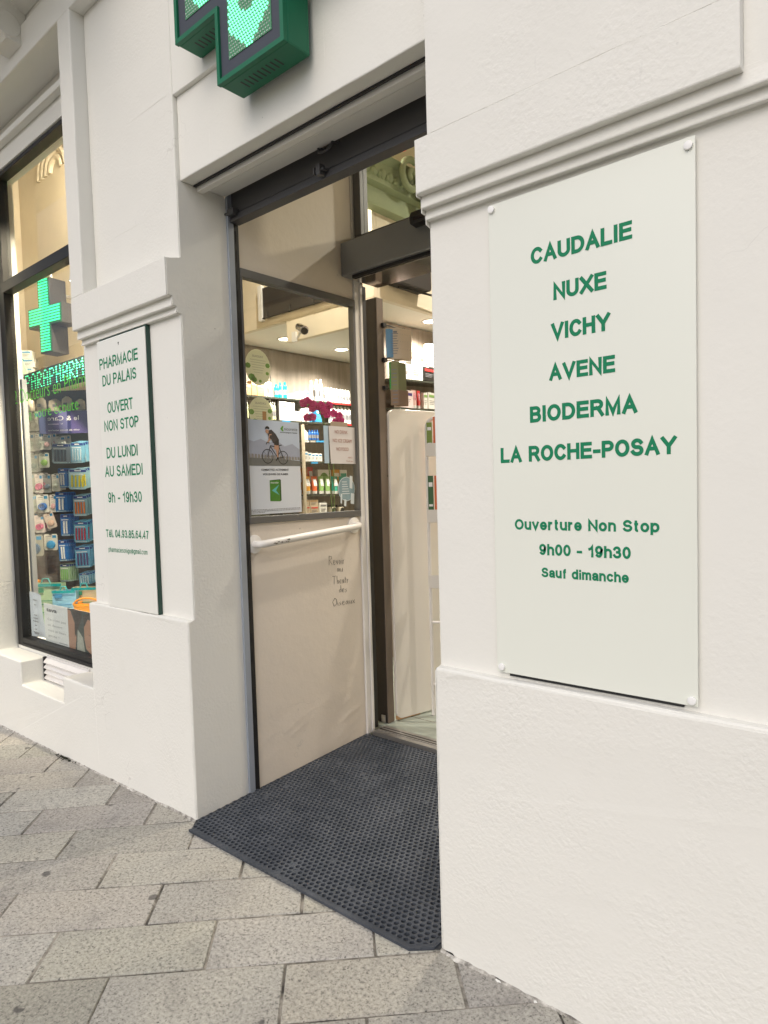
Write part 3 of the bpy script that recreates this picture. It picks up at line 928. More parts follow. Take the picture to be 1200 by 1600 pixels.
wf.box(-3.3515, -2.1605, 0.146, 0.21, 2.625, 2.688)
wf.box(-3.3515, -2.1605, 0.15, 0.21, 3.312, 3.336)
wf.box(-3.3515, -2.1605, 0.142, 0.1495, 0.428, 0.446)
wfr = wf.build('shop_window', M['frame'], B, bevel=0.003)
for z0, z1 in ((0.478, 2.625), (2.688, 3.312)):
    g = MB(); g.box(-3.3515, -2.1605, 0.187, 0.193, z0, z1); g.build('pane', M['glass'], wfr)
# display bay behind the glass
wall('display_floor', (-5.0, -2.15, 0.21, 0.93, 0.43, 0.47), mat='paper', bevel=0.002)
wall('display_back', (-5.0, -2.12, 0.93, 0.955, 0.43, 4.65), mat='cream', bevel=0)
wall('display_side', (-2.15, -2.12, 0.271, 0.9295, 0.0, 4.65), mat='cream', bevel=0)
wall('display_side', (-5.03, -5.0, 0.271, 0.955, 0.0, 4.65), mat='cream', bevel=0)
wall('display_ceiling', (-5.03, -2.12, 0.271, 0.955, 4.651, 4.7), mat='ceil', bevel=0)
fan = MB()
for r in (0.10, 0.17, 0.24, 0.31):
    fan.tube([(-4.26 + r * math.cos(a * math.pi / 14), 0.926, 3.92 + r * 0.9 * math.sin(a * math.pi / 14)) for a in range(15)], 0.022, 8)
fan.build('shell_ornament', M['cream'], B, smooth=True)
wall('display_post', (-3.35, -3.315, 0.215, 0.245, 0.47, 2.1), mat='header', bevel=0.002)

rn = random.Random(14)
x = 0.012
while x < 0.50:
    L = rn.uniform(.018, .05)
    n = 9
    k = MB()
    ring = [(x + L / 2 + L / 2 * math.cos(2 * math.pi * q / n) * rn.uniform(.7, 1.1), -0.001 - rn.uniform(.3, .9) * .007 * (1 + math.sin(2 * math.pi * q / n)), -.003) for q in range(n)]
    cxx = sum(p[0] for p in ring) / n
    top = [(cxx + (px_ - cxx) * .6 + rn.uniform(-.002, .002), min(-.0005, py_ * .4), rn.uniform(.0008, .0035)) for px_, py_, _ in ring]
    k.add(ring + top, [tuple(range(n, 2 * n))] + [(q, (q + 1) % n, n + (q + 1) % n, n + q) for q in range(n)])
    k.build('plaster_chip', M['stucco'], B)
    x += L * rn.uniform(2.2, 5)
# dirty mortar fillet between walls and paving
rn2 = random.Random(8)
for x0, x1 in ((0.0, 1.6), (-4.0, -1.25)):
    k = MB(); n = int((x1 - x0) / .016); vs = []; fs = []
    for i in range(n + 1):
        x = x0 + (x1 - x0) * i / n
        a = .007 + .005 * math.sin(x * 21) * math.sin(x * 7.3 + 1) + rn2.uniform(-.002, .003); h_ = .0055 + rn2.uniform(-.002, .003)
        vs += [(x, .001, gz(x) + h_), (x, -a * .45, gz(x) + h_ * .45), (x, -a, gz(x) - .002)]
        if i:
            q = (i - 1) * 3
            fs += [(q, q + 1, q + 4, q + 3), (q + 1, q + 2, q + 5, q + 4)]
    k.add(vs, fs); k.build('mortar_fillet', M['mortar'], B, smooth=True)
for x, L, h_ in ((.012, .034, .010), (.178, .022, .006)):
    n = 13
    kd = MB()
    kd.prism([(x + L / 2 + L / 2 * math.cos(2 * math.pi * q / n) * rn.uniform(.6, 1.15), -.0010, max(-.002, .0035 + h_ / 2 * math.sin(2 * math.pi * q / n) * rn.uniform(.4, 1.2) + rn.uniform(-.0015, .0015))) for q in range(n)][::-1], 0, (0, .002, 0))
    kd.build('hole', M['black'], B)
# ================================================================== MAT
def mat_mesh():
    poly = [(-1.244, 0.0), (-1.196, -0.070), (-0.072, -0.063), (-0.016, -0.014), (-0.012, 1.05), (-1.206, 1.05), (-1.244, 1.045)]
    def inside(x, y, m):
        n = len(poly)
        for i in range(n):
            (ax, ay), (bx, by) = poly[i], poly[(i + 1) % n]
            ex, ey = bx - ax, by - ay
            L = math.hypot(ex, ey)
            if (ex * (y - ay) - ey * (x - ax)) / L < m:
                return False
        return True
    top = lambda y: 0.011 + 0.047 * max(0.0, y)
    mb = MB()
    p = 0.0232
    rc = p / math.sqrt(3)
    rows = int(1.2 / (p * 0.866)) + 2
    rnd = random.Random(11)
    for j in range(rows):
        cy = -0.06 + j * p * 0.866
        for i in range(60):
            cx = -1.25 + (i + 0.5 * (j % 2)) * p
            if not inside(cx, cy, 0.006):
                continue
            rh = 0.0085
            fill = rnd.random() < 0.02
            vs = []
            for k in range(12):
                a = math.pi / 6 * k + math.pi / 6
                r = rc if k % 2 == 0 else rc * math.cos(math.pi / 6)
                vs.append((cx + r * math.cos(a), cy + r * math.sin(a), top(cy + r * math.sin(a))))
            for k in range(12):
                a = math.pi / 6 * k + math.pi / 6
                y = cy + rh * math.sin(a)
                vs.append((cx + rh * math.cos(a), y, top(y)))
            for k in range(12):
                a = math.pi / 6 * k + math.pi / 6
                y = cy + rh * 0.93 * math.sin(a)
                vs.append((cx + rh * 0.93 * math.cos(a), y, top(y) - (0.0015 if fill else 0.0075)))
            fs = [(k, (k + 1) % 12, 12 + (k + 1) % 12, 12 + k) for k in range(12)]
            fs += [(12 + k, 12 + (k + 1) % 12, 24 + (k + 1) % 12, 24 + k) for k in range(12)]
            mb.add(vs, fs)
            if fill:
                mb.add(vs[24:], [tuple(range(12))])
    # straight rubber lip along the street edge
    edge = [(-1.196, -0.070), (-0.072, -0.063), (-0.016, -0.014), (-0.012, 0.05)]
    inn = [(-1.190, -0.052), (-0.078, -0.046), (-0.034, -0.008), (-0.030, 0.05)]
    for (a, b), (c, d) in zip(zip(edge, edge[1:]), zip(inn, inn[1:])):
        mb.add([(a[0], a[1], 0.0102), (b[0], b[1], 0.0102), (d[0], d[1], 0.0102), (c[0], c[1], 0.0102)], [(0, 1, 2, 3)])
        mb.add([(a[0], a[1], 0.0008), (b[0], b[1], 0.0008), (b[0], b[1], 0.0102), (a[0], a[1], 0.0102)], [(0, 1, 2, 3)])
    o = mb.build('doormat', M['rubber'])
    tag(o, 'large dark rubber doormat with round holes on the entrance ramp', 'doormat')
    bb = MB()
    q = [(x, y, top(y) - 0.0072) for x, y in poly]
    q = [(-1.249, 0.0), (-1.190, -0.066), (-0.074, -0.059), (-0.002, -0.006), (-0.002, 1.06), (-1.249, 1.06)]
    tops = [(x, y, top(y) - 0.0072) for x, y in q]
    bb.add([(a[0], a[1], a[2]) for a in tops] , [(0, 1, 2, 3), (0, 3, 4, 5)])
    bb.build('backing', M['rubberbase'], o)
mat_mesh()
ms = thing('moss_tuft', 'tiny dark moss tuft growing where the left wall meets the paving', 'moss', (-2.45, -.01, gz(-2.45)))
rn = random.Random(31)
k = MB()
for i in range(70):
    x = -2.45 + rn.gauss(0, .05); y = -.004 - abs(rn.gauss(0, .010)); z = gz(x)
    a = rn.uniform(0, 6.28); h_ = rn.uniform(.004, .014); w_ = rn.uniform(.003, .006)
    k.add([(x - w_ * math.cos(a), y - w_ * math.sin(a), z), (x + w_ * math.cos(a), y + w_ * math.sin(a), z), (x + rn.uniform(-.006, .006), y + rn.uniform(-.006, .002), z + h_)], [(0, 1, 2)])
k.build('leaves', plain('moss_dark', (.035, .04, .022), .8), ms)
# ================================================================== SIGNS ON THE PIERS
UX, UZ = (1, 0, 0), (0, 0, 1)
def plaque_right():
    t = thing('sign_board', 'large white sign board with green brand names and white corner caps', 'sign', (0.455, 0.03, 0.85))
    mb = MB(); mb.box(0.197, 0.703, 0.0185, 0.0225, 0.853, 2.0735)
    mb.build('board', M['sign'], t, bevel=0.0008)
    mb = MB(); mb.box(0.232, 0.672, 0.0226, 0.0298, 0.8455, 2.06); mb.build('backing', M['black'], t)  # dark backing, carried below the board to draw its lower-edge shadow
    Y = 0.0181
    for txt, x0, x1, z, cap, bd in (('CAUDALIE', .317, .569, 1.895, .0405, .018), ('NUXE', .376, .509, 1.797, .0405, .018), ('VICHY', .369, .517, 1.7015, .0405, .018),
        ('AVENE', .362, .527, 1.604, .0395, .018), ('BIODERMA', .307, .577, 1.506, .0405, .018), ('LA ROCHE-POSAY', .220, .662, 1.4085, .0395, .018),
        ('Ouverture Non Stop', .258, .624, 1.235, .0275, .018), ('9h00 - 19h30', .326, .559, 1.172, .0285, .02), ('Sauf dimanche', .332, .554, 1.116, .0245, .015)):
        mb = MB()
        stroke_letters(mb, txt, x0, x1, Y, z, cap, cap * (.222 if cap > .03 else .215), .35 if cap > .03 else .33)
        o = mb.build('lettering', M['ink'], t)
    for x, z in ((.208, 2.061), (.690, 2.055), (.212, .868), (.691, .866)):
        mb = MB(); mb.tube([(x, 0.0184, z), (x, 0.0135, z), (x, 0.0118, z)], 0.0092, 18)
        mb.build('screw_cap', M['cap'], t, smooth=True, bevel=0.0012)
plaque_right()

def plaque_left():
    t = thing('sign_board', 'narrow white pharmacy opening hours sign with dark green backing', 'sign', (-1.66, 0.03, 0.83))
    mb = MB(); mb.box(-1.905, -1.484, 0.004, 0.0105, 0.836, 2.066)
    mb.build('board', M['sign2'], t, bevel=0.003)
    mb = MB(); mb.box(-1.895, -1.4815, 0.0107, 0.0298, 0.832, 2.0725)
    mb.build('backing', M['signgreen'], t, bevel=0.002)
    k = 1.0
    Y = 0.0036
    for txt, x0, x1, z, cap, bd in (('PHARMACIE', -1.861, -1.519, 1.9395, .0495, .004), ('DU PALAIS', -1.840, -1.539, 1.8615, .0495, .004), ('OUVERT', -1.806, -1.579, 1.736, .0495, .004),
        ('NON STOP', -1.843, -1.538, 1.655, .0485, .004), ('DU LUNDI', -1.834, -1.557, 1.531, .0495, .004), ('AU SAMEDI', -1.858, -1.523, 1.4465, .0495, .004),
        ('9h - 19h30', -1.841, -1.541, 1.3275, .0475, .008), ('Tél. 04.93.85.64.47', -1.879, -1.499, 1.1665, .036, .004), ('pharmaciesonigo@gmail.com', -1.861, -1.515, 1.098, .0225, 0.0)):
        mb = MB()
        dx = -0.026
        stroke_letters(mb, txt, x0 + dx, x1 + dx, Y, z - 0.004, cap, cap * (.155 if cap > .03 else .12), .29)
        mb.build('lettering', M['ink'], t)
    mb = MB()
    mb.add([(-1.712, .0038, 2.035), (-1.700, .0038, 2.035), (-1.706, .0038, 2.02)], [(0, 1, 2)])
    mb.build('chip', M['black'], t)
plaque_left()

# ================================================================== BIG LED CROSS ABOVE THE DOOR
def big_cross():
    t = thing('pharmacy_cross', 'large green LED pharmacy cross mounted above the doorway', 'cross sign', (-0.635, 0.03, 3.15))
    a, arm = 0.172, 0.412
    cx, cz = -0.632, 3.152
    yb, yf = 0.036, -0.062
    def cross(h, l):
        return [(-h, -l), (h, -l), (h, -h), (l, -h), (l, h), (h, h), (h, l), (-h, l), (-h, h), (-l, h), (-l, -h), (-h, -h)]
    mb = MB()
    outer = [(cx + x, yb, cz + z) for x, z in cross(a, arm)]
    mb.prism(outer[::-1], 0, (0, yf - yb, 0))
    mb.build('case', M['crossgreen'], t, bevel=0.006)
    # raised rim and dark screen
    mb = MB()
    c1, c2 = cross(a, arm), cross(a - 0.016, arm - 0.016)
    n = 12
    vs = [(cx + x, yf - 0.014, cz + z) for x, z in c1] + [(cx + x, yf - 0.014, cz + z) for x, z in c2] + [(cx + x, yf + 0.001, cz + z) for x, z in c1] + [(cx + x, yf + 0.001, cz + z) for x, z in c2]
    fs = []
    for i in range(n):
        j = (i + 1) % n
        fs += [(i, j, n + j, n + i), (2 * n + i, 2 * n + j, j, i), (n + i, n + j, 3 * n + j, 3 * n + i)]
    mb.add(vs, fs)
    mb.build('rim', M['crossgreen'], t)
    mb = MB()
    c3 = cross(a - 0.017, arm - 0.017)
    mb.prism([(cx + x, yf - 0.0015, cz + z) for x, z in c3][::-1], 0, (0, -0.004, 0))
    mb.build('screen', M['crossface'], t)
    mb = MB()
    c4 = cross(a - 0.062, arm - 0.062)
    mb.prism([(cx + x, yf - 0.0057, cz + z) for x, z in c4][::-1], 0, (0, -0.002, 0))
    mb.build('led_field', M['crossmesh'], t)
    on, off = MB(), MB()
    p = 0.0128
    h, l = a - 0.066, arm - 0.066
    for i in range(-40, 41):
        for j in range(-40, 41):
            x, z = i * p + (p / 2 if j % 2 else 0), j * p * 0.9
            if not ((abs(x) < h and abs(z) < l) or (abs(x) < l and abs(z) < h)):
                continue
            # lit band: a chevron inside each arm, dark heart in the middle
            if abs(z) > h:
                dd = abs(x) + (abs(z) - h) * 0.9
                inner = abs(x) < 0.045 and abs(z) < l - 0.100 - abs(x) * 0.7
                lit = (not inner) and (abs(x) * 0.85 + abs(z) < l + 0.012)
            else:
                inner = abs(z) < 0.045 and abs(x) < l - 0.100 - abs(z) * 0.7
                lit = (not inner) and (abs(z) * 0.85 + abs(x) < l + 0.012)
            k = on if lit else off
            q_ = 1.25 if lit else 0.9
            k.lathe([(0.0038 * q_, 0), (0.0036 * q_, 0.0012), (0.0018 * q_, 0.0024)], (0, 0, 0), 7)
            m = len(k.v) - 21
            for q in range(m, len(k.v)):
                vx, vy, vz = k.v[q]
                k.v[q] = (cx + x + vx, yf - 0.0079 - vz, cz + z + vy)
    on.build('lit_led', M['led'], t)['kind'] = 'stuff'
    off.build('unlit_led', M['ledoff'], t)['kind'] = 'stuff'
    for x0, x1, z in ((cx - 0.10, cx + 0.11, cz - arm), (cx - arm + 0.06, cx - a - 0.045, cz - a)):
        sl = MB()
        nn = int((x1 - x0) / 0.022)
        for i in range(nn):
            x = x0 + i * 0.022
            sl.box(x, x + 0.006, -0.035, 0.005, z - 0.0006, z + 0.003)
        sl.build('vent_slot', M['black'], t)
    br = MB()
    br.box(cx - a - 0.075, cx - a - 0.03, 0.0, 0.037, cz - a - 0.035, cz - a - 0.001)
    br.tube([(cx - a - 0.05, 0.02, cz - a - 0.034), (cx - a - 0.05, 0.02, cz - a - 0.06), (cx - a - 0.03, 0.035, cz - a - 0.07)], 0.008, 8)
    br.build('bracket', M['mould'], t, bevel=0.003)
big_cross()

# ================================================================== GRAB RAIL
hr = thing('grab_rail', 'sloping white tubular grab rail on the beige entrance side wall', 'handrail', (-1.25, 0.66, 1.13))
k = MB()
k.tube([(-1.245, 0.352, 1.121), (-1.222, 0.352, 1.121), (-1.205, 0.356, 1.1215), (-1.195, 0.372, 1.123), (-1.193, 0.42, 1.127), (-1.193, 0.93, 1.1615), (-1.195, 0.978, 1.165), (-1.205, 0.994, 1.167), (-1.222, 0.998, 1.168), (-1.245, 0.998, 1.168)], 0.0165, 16)
k.build('rail', M['rail'], hr, smooth=True)
for y, z in ((0.352, 1.121), (0.998, 1.168)):
    k = MB(); k.tube([(-1.2505, y, z), (-1.243, y, z), (-1.240, y, z)], 0.042, 22); k.build('flange', M['rail'], hr, smooth=True, bevel=0.002)
k = MB()
rn = random.Random(4)
for i in range(12):
    y = 0.40 + rn.random() * 0.10
    k.obox((-1.1766 + 0.0, y, 1.1185 + 0.068 * (y - .4) + rn.uniform(-0.003, 0.012)), (0.0012, 0, 0), (0, rn.uniform(0.004, 0.012), 0.001), (0, 0, rn.uniform(0.0015, 0.003)))
k.build('scratches', C_('rust_marks', (0.10, 0.07, 0.05)), hr)

# handwriting on the wall: pen strokes as thin raised ink lines
STROKES = {
 'R': [[(0, 0), (.05, 1)], [(.05, 1), (.4, .95), (.45, .7), (.1, .5), (.5, 0)]],
 'e': [[(0, .25), (.3, .3), (.28, .48), (.1, .48), (.03, .2), (.15, 0), (.35, .08)]],
 'v': [[(0, .45), (.15, 0), (.3, .45)]], 'o': [[(.15, .45), (0, .25), (.12, 0), (.3, .2), (.15, .45)]],
 'i': [[(0, .45), (.05, 0)], [(.02, .62), (.04, .6)]], 'r': [[(0, .45), (.03, 0)], [(.02, .3), (.2, .45)]],
 'a': [[(.3, .42), (.1, .45), (0, .2), (.12, 0), (.28, .3), (.3, .42), (.33, 0)]], 'u': [[(0, .45), (.05, .05), (.22, .05), (.28, .45), (.32, 0)]],
 'T': [[(0, 1), (.65, .95)], [(.3, .97), (.25, 0)]], 'h': [[(0, 1), (.03, 0)], [(.03, .3), (.2, .45), (.28, 0)]],
 't': [[(.1, .8), (.12, .05), (.25, .05)], [(0, .5), (.28, .52)]], 'd': [[(.28, 1), (.3, 0)], [(.28, .4), (.05, .4), (.03, .05), (.28, .1)]],
 's': [[(.25, .45), (.03, .35), (.25, .15), (0, 0)]], 'O': [[(.3, 1), (0, .6), (.15, 0), (.5, .2), (.5, .8), (.3, 1), (.2, .85)]], 'x': [[(0, .45), (.3, 0)], [(.3, .45), (0, 0)]],
}
wr = thing('handwriting', 'black pen handwriting scrawled on the beige entrance side wall', 'graffiti', (-1.25, 0.9, 0.9))
k = MB()
rn = random.Random(2)
for word, y0, z0, wd, hgt, dz in (('Revoir', .815, .978, .108, .046, -.003), ('au', .870, .938, .04, .042, -.004), ('Theatr', .836, .880, .112, .040, -.006), ('des', .880, .832, .055, .036, -.004), ('Oiseaux', .832, .768, .160, .040, -.006)):
    adv = [max(p[0] for st in STROKES[c] for p in st) + .14 for c in word]
    tot = sum(adv) - .14
    x = 0
    for c, a in zip(word, adv):
        for st in STROKES[c]:
            pts = [(-1.2493, y0 + (x + px_) / tot * wd, z0 + dz * (x / tot) + pz_ * hgt + rn.uniform(-.001, .001)) for px_, pz_ in st]
            k.tube(pts, 0.0008, 5)
        x += a
k.build('pen_strokes', M['black'], wr)

# ================================================================== NOTICES ON THE SIDE GLASS  (plane x = -1.25, read from the entrance)
UY = (0, 1, 0)
XG = -1.2545
def rect_yz(mb, y0, y1, z0, z1, x, mat):
    mb.add([(x, y0, z0), (x, y1, z0), (x, y1, z1), (x, y0, z1)], [(0, 1, 2, 3)], mat)
def poster():
    t = thing('poster', 'advertising poster with a cyclist above a green pack taped to glass', 'poster', (-1.2545, 0.49, 1.25))
    y0, y1, z0, z1 = 0.341, 0.650, 1.252, 1.676
    mb = MB(); mb.box(XG - .0006, XG, y0, y1, z0, z1); mb.build('sheet', plain('poster_paper', (0.62, 0.66, 0.72), 0.35, var=0.01), t)
    X = XG + 0.0003
    W, H = y1 - y0, z1 - z0
    def P(u, v, lift=0): return (X + lift, y0 + u * W, z0 + v * H)
    mb = MB()
    sky_ = C_('poster_sky', (0.46, 0.53, 0.64), 0.35, var=0.06); hill = C_('poster_hills', (0.33, 0.36, 0.45), 0.35, var=0.1, vscale=30); road = C_('poster_road', (0.15, 0.155, 0.15), 0.35, var=0.15, vscale=30)
    stone = C_('poster_stone', (0.24, 0.225, 0.21), 0.4, var=0.35, vscale=120)
    mb.poly([P(0, .515), P(1, .515), P(1, 1), P(0, 1)], sky_)
    mb.poly([P(0, .60, .0002), P(1, .60, .0002), P(1, .70, .0002), P(.85, .76, .0002), P(.7, .73, .0002), P(.55, .79, .0002), P(.4, .76, .0002), P(.25, .80, .0002), P(.12, .77, .0002), P(0, .79, .0002)], hill)
    for i in range(17):
        a = i / 17
        mb.poly([P(a, .585, .0004), P(a + .055, .58, .0004), P(a + .05, .64 - .03 * a, .0004), P(a + .012, .645 - .03 * a, .0004)], stone)
    mb.poly([P(0, .515, .0005), P(1, .515, .0005), P(1, .572, .0005), P(.6, .592, .0005), P(0, .60, .0005)], road)
    mb.build('picture', None, t)
    # cyclist: bicycle lines and flat body shapes
    blk = C_('print_black', (0.012, 0.012, 0.014), 0.4); skin = C_('print_skin', (0.42, 0.24, 0.16), 0.4); suit = C_('print_jersey', (0.035, 0.03, 0.035), 0.4)
    mb = MB()
    ar = W / H
    def ring(cu, cv, r, th):
        n = 28
        for q in range(n):
            a, b = 2 * math.pi * q / n, 2 * math.pi * (q + 1) / n
            mb.poly([P(cu + r * math.cos(a), cv + r * ar * math.sin(a), .0008), P(cu + r * math.cos(b), cv + r * ar * math.sin(b), .0008), P(cu + (r - th) * math.cos(b), cv + (r - th) * ar * math.sin(b), .0008), P(cu + (r - th) * math.cos(a), cv + (r - th) * ar * math.sin(a), .0008)], blk)
    def bar(a, b, th, mat=blk, lift=.0009):
        (u0, v0), (u1, v1) = a, b
        dx, dy = (u1 - u0), (v1 - v0) / ar
        L = math.hypot(dx, dy) or 1
        nx, ny = -dy / L * th / 2, dx / L * th / 2 * ar
        mb.poly([P(u0 + nx, v0 + ny, lift), P(u0 - nx, v0 - ny, lift), P(u1 - nx, v1 - ny, lift), P(u1 + nx, v1 + ny, lift)], mat)
    f_, r_ = (.365, .617), (.66, .605)
    ring(*f_, .108, .012); ring(*r_, .102, .012)
    for a in range(8):
        for c0, r in ((f_, .1), (r_, .095)):
            bar(c0, (c0[0] + r * math.cos(a * .785), c0[1] + r * ar * math.sin(a * .785)), .0025)
    for a, b in ((f_, (.425, .735)), ((.425, .72), (.56, .60)), ((.425, .73), (.59, .715)), ((.59, .735), (.56, .60)), (r_, (.56, .60)), (r_, (.59, .715)), ((.555, .735), (.64, .742)), ((.41, .76), (.36, .765)), ((.36, .765), (.345, .745))):
        bar(a, b, .014)
    for pts, mat in (
        ([(.36, .885), (.45, .905), (.53, .86), (.59, .80), (.58, .755), (.53, .74), (.47, .765), (.44, .80), (.40, .815)], suit),
        ([(.45, .86), (.40, .85), (.385, .79), (.36, .768), (.385, .765), (.42, .785), (.455, .82)], skin),
        ([(.59, .80), (.585, .74), (.53, .735), (.49, .745), (.515, .78)], blk),
        ([(.58, .745), (.585, .70), (.565, .65), (.57, .61), (.545, .605), (.535, .65), (.52, .70), (.49, .745), (.53, .75)], skin),
        ([(.53, .745), (.50, .73), (.485, .70), (.52, .69), (.545, .715)], skin),
        ([(.585, .605), (.52, .565), (.515, .575), (.545, .61)], blk),
        ([(.345, .905), (.335, .88), (.355, .862), (.395, .862), (.40, .90)], skin),
        ([(.33, .905), (.34, .93), (.375, .94), (.41, .93), (.415, .905), (.37, .91)], blk)):
        mb.poly([P(u, v, .0010 + .0001 * random.random()) for u, v in pts], mat)
    mb.build('cyclist_print', None, t)
    mb = MB()
    dkg = C_('print_dark_grey', (0.05, 0.055, 0.06), 0.4)
    letters(mb, 'nicorette', P(.70, .905, .0006), UY, UZ, .265 * W, .034 * H, dkg, bold=.0)
    mb.build('lettering', None, t); mb = MB(); letters(mb, 'accompagne l\'envie', P(.62, .877, .0006), UY, UZ, .34 * W, .013 * H, dkg, bold=.03)
    mb.build('lettering', None, t); mb = MB()
    lf = C_('print_green', (0.10, 0.30, 0.03), 0.4)
    mb.poly([P(.625, .92, .0006), P(.66, .950, .0006), P(.69, .951, .0006), P(.672, .92, .0006), P(.69, .895, .0006), P(.66, .893, .0006)], lf)
    mb.build('logo', None, t); mb = MB()
    letters(mb, 'COMBATTEZ ACTIVEMENT', P(.235, .463, .0003), UY, UZ, .53 * W, .021 * H, dkg, bold=.03)
    mb.build('lettering', None, t); mb = MB()
    letters(mb, 'VOS ENVIES DE FUMER', P(.26, .415, .0003), UY, UZ, .49 * W, .021 * H, dkg, bold=.03)
    mb.build('lettering', None, t); mb = MB()
    rn = random.Random(5)
    for i, (a, b) in enumerate(((.03, .97), (.03, .97), (.03, .27))):
        u = a
        while u < b:
            w_ = rn.uniform(.012, .05)
            mb.poly([P(u, .045 - .015 * i, .0003), P(min(u + w_, b), .046 - .015 * i, .0003), P(min(u + w_, b), .052 - .015 * i, .0003), P(u, .051 - .015 * i, .0003)], C_('print_grey', (0.22, 0.22, 0.24)))
            u += w_ + .008
    mb.build('small_print', None, t)
    mb = MB()
    bx = C_('pack_green', (0.05, 0.20, 0.02), 0.35, var=.25, vscale=20); bs = C_('pack_dark_green', (0.02, 0.07, 0.01)); tq = C_('pack_turquoise', (0.10, 0.42, 0.42))
    mb.poly([P(.385, .135, .0003), P(.575, .13, .0003), P(.575, .37, .0003), P(.385, .36, .0003)], bx)
    mb.poly([P(.575, .13, .0003), P(.60, .14, .0003), P(.60, .365, .0003), P(.575, .37, .0003)], bs)
    mb.poly([P(.385, .36, .0003), P(.575, .37, .0003), P(.60, .365, .0003), P(.43, .356, .0003)], bs)
    mb.poly([P(.42, .25, .0005), P(.56, .31, .0005), P(.50, .25, .0005), P(.56, .20, .0005)], tq)
    letters(mb, 'nicorette', P(.40, .325, .0006), UY, UZ, .15 * W, .022 * H, M['paper'])
    mb.build('pack_print', None, t)
poster()

def notice():
    t = thing('paper_notice', 'white printed paper notice taped high on the side glass', 'notice', (-1.25, 0.93, 1.48))
    mb = MB()
    n = 14
    y0, y1, z0, z1 = 0.845, 1.032, 1.484, 1.672
    vs, fs = [], []
    for i in range(n + 1):
        for j in range(9):
            u, v = i / n, j / 8
            vs.append((-1.2520 + 0.004 * math.sin(u * 9) * (0.3 + v * .4) * .4 + 0.001, y0 + u * (y1 - y0) + (0.008 * (1 - v) if u < .1 else 0), z0 + v * (z1 - z0)))
    for i in range(n):
        for j in range(8):
            a = i * 9 + j
            fs.append((a, a + 9, a + 10, a + 1))
    mb.add(vs, fs)
    mb.build('sheet', plain('notice_paper', (0.66, 0.63, 0.63), 0.6, var=.02), t, smooth=True)
    mb = MB(); mb.box(-1.2555, -1.2548, 0.813, 0.846, 1.486, 1.672); mb.build('blue_margin', C_('pale_blue_paper', (0.42, 0.56, 0.68), .5), t)
    mb = MB(); mb.box(-1.2553, -1.2546, 0.862, 0.985, 1.66, 1.695); mb.build('tape', C_('brown_tape', (0.36, 0.29, 0.22), .4), t)
    mb = MB()
    red = C_('brown_red_ink', (0.30, 0.09, 0.05))
    for txt, a, b, z in (('NO DRINK', .884, .976, 1.636), ('NO ICE CREAM', .868, 1.004, 1.592), ('NO FOOD', .892, .980, 1.550)):
        mb = MB(); letters(mb, txt, (-1.2472, a, z), UY, UZ, b - a, .0165, red); mb.build('lettering', None, t)
    mb = MB()
    letters(mb, 'MERCI', (-1.2472, .975, 1.512), UY, UZ, .030, .0075, red)
    mb.build('lettering', None, t); mb = MB()
    letters(mb, 'Thank you', (-1.2472, .960, 1.494), UY, UZ, .048, .0075, red)
    mb.build('lettering', None, t)
notice()

def oval_card(y, z, ry, rz, label, pic):
    t = thing('oval_card', label, 'display card', (-1.2575, y, z))
    mb = MB()
    n = 28
    ring = [(-1.2640, y + ry * math.cos(2 * math.pi * k / n), z + rz * math.sin(2 * math.pi * k / n)) for k in range(n)]
    mb.prism(ring, 0, (0.0008, 0, 0))
    mb.build('card', card_glow('card_cream_%d' % int(z * 100), (0.80, 0.80, 0.66)), t)
    mb = MB()
    gk = C_('print_grey', (0.22, 0.22, 0.24))
    X = -1.2629
    letters(mb, 'CAUDALIE', (X, y - .030, z + rz * .55), UY, UZ, .060, .009, gk, mirror=True)
    for i in range(6):
        w_ = .045 - .004 * i
        mb.box(X - .0001, X + .0001, y - w_, y + w_, z + rz * .38 - i * .011, z + rz * .38 - i * .011 + .0022, C_('print_pale', (0.5, 0.5, 0.42)))
    lfm = C_('print_leaf', (0.16, 0.36, 0.05), .5, var=.3, vscale=60)
    for a, s_ in ((3.1, .016), (4.0, .020), (4.3, .015), (0.2, .014), (5.9, .010), (4.9, .009)):
        cy, cz = y + ry * .78 * math.cos(a), z + rz * .78 * math.sin(a)
        mb.poly([(X, cy + s_ * math.cos(q), cz + s_ * .8 * math.sin(q * 1.0)) for q in (0, .9, 1.7, 2.4, 3.3, 4.2, 5.2)], lfm)
    if pic:
        mb.box(X - .0001, X + .0002, y + .008, y + .030, z - rz * .5, z + rz * .12, C_('print_orange', (0.55, 0.25, 0.08)))
    mb.build('print', None, t)
oval_card(.425, 1.912, .072, .080, 'oval white card with green leaves high on the side glass', False)
oval_card(.432, 1.708, .068, .072, 'lower oval white card with leaves and a small orange picture', True)

st = thing('round_sticker', 'pale blue translucent round sticker low on the side glass', 'sticker', (-1.252, .965, 1.34))
k = MB(); n = 24
k.prism([(-1.2548, .962 + .062 * math.cos(2 * math.pi * q / n), 1.356 + .062 * math.sin(2 * math.pi * q / n)) for q in range(n)], 0, (.0006, 0, 0))
k.build('disc', C_('sticker_blue', (0.22, 0.32, 0.36), .3, var=.3, vscale=60), st)
k = MB()
wl = C_('sticker_white', (0.62, 0.68, 0.70), .4)
for (a, b, c_, d_) in ((.915, .925, 1.285, 1.33), (.94, .955, 1.27, 1.30), (.99, 1.015, 1.28, 1.33), (.985, 1.005, 1.36, 1.42)):
    k.prism([(-1.2541, a, c_), (-1.2541, b, c_ - .004), (-1.2541, b + .004, d_), (-1.2541, a + .004, d_ + .004)], 0, (.0005, 0, 0), wl)
for i in range(6):
    k.box(-1.2541, -1.2538, .93, .985 - .004 * i, 1.33 + .012 * i, 1.334 + .012 * i, wl)
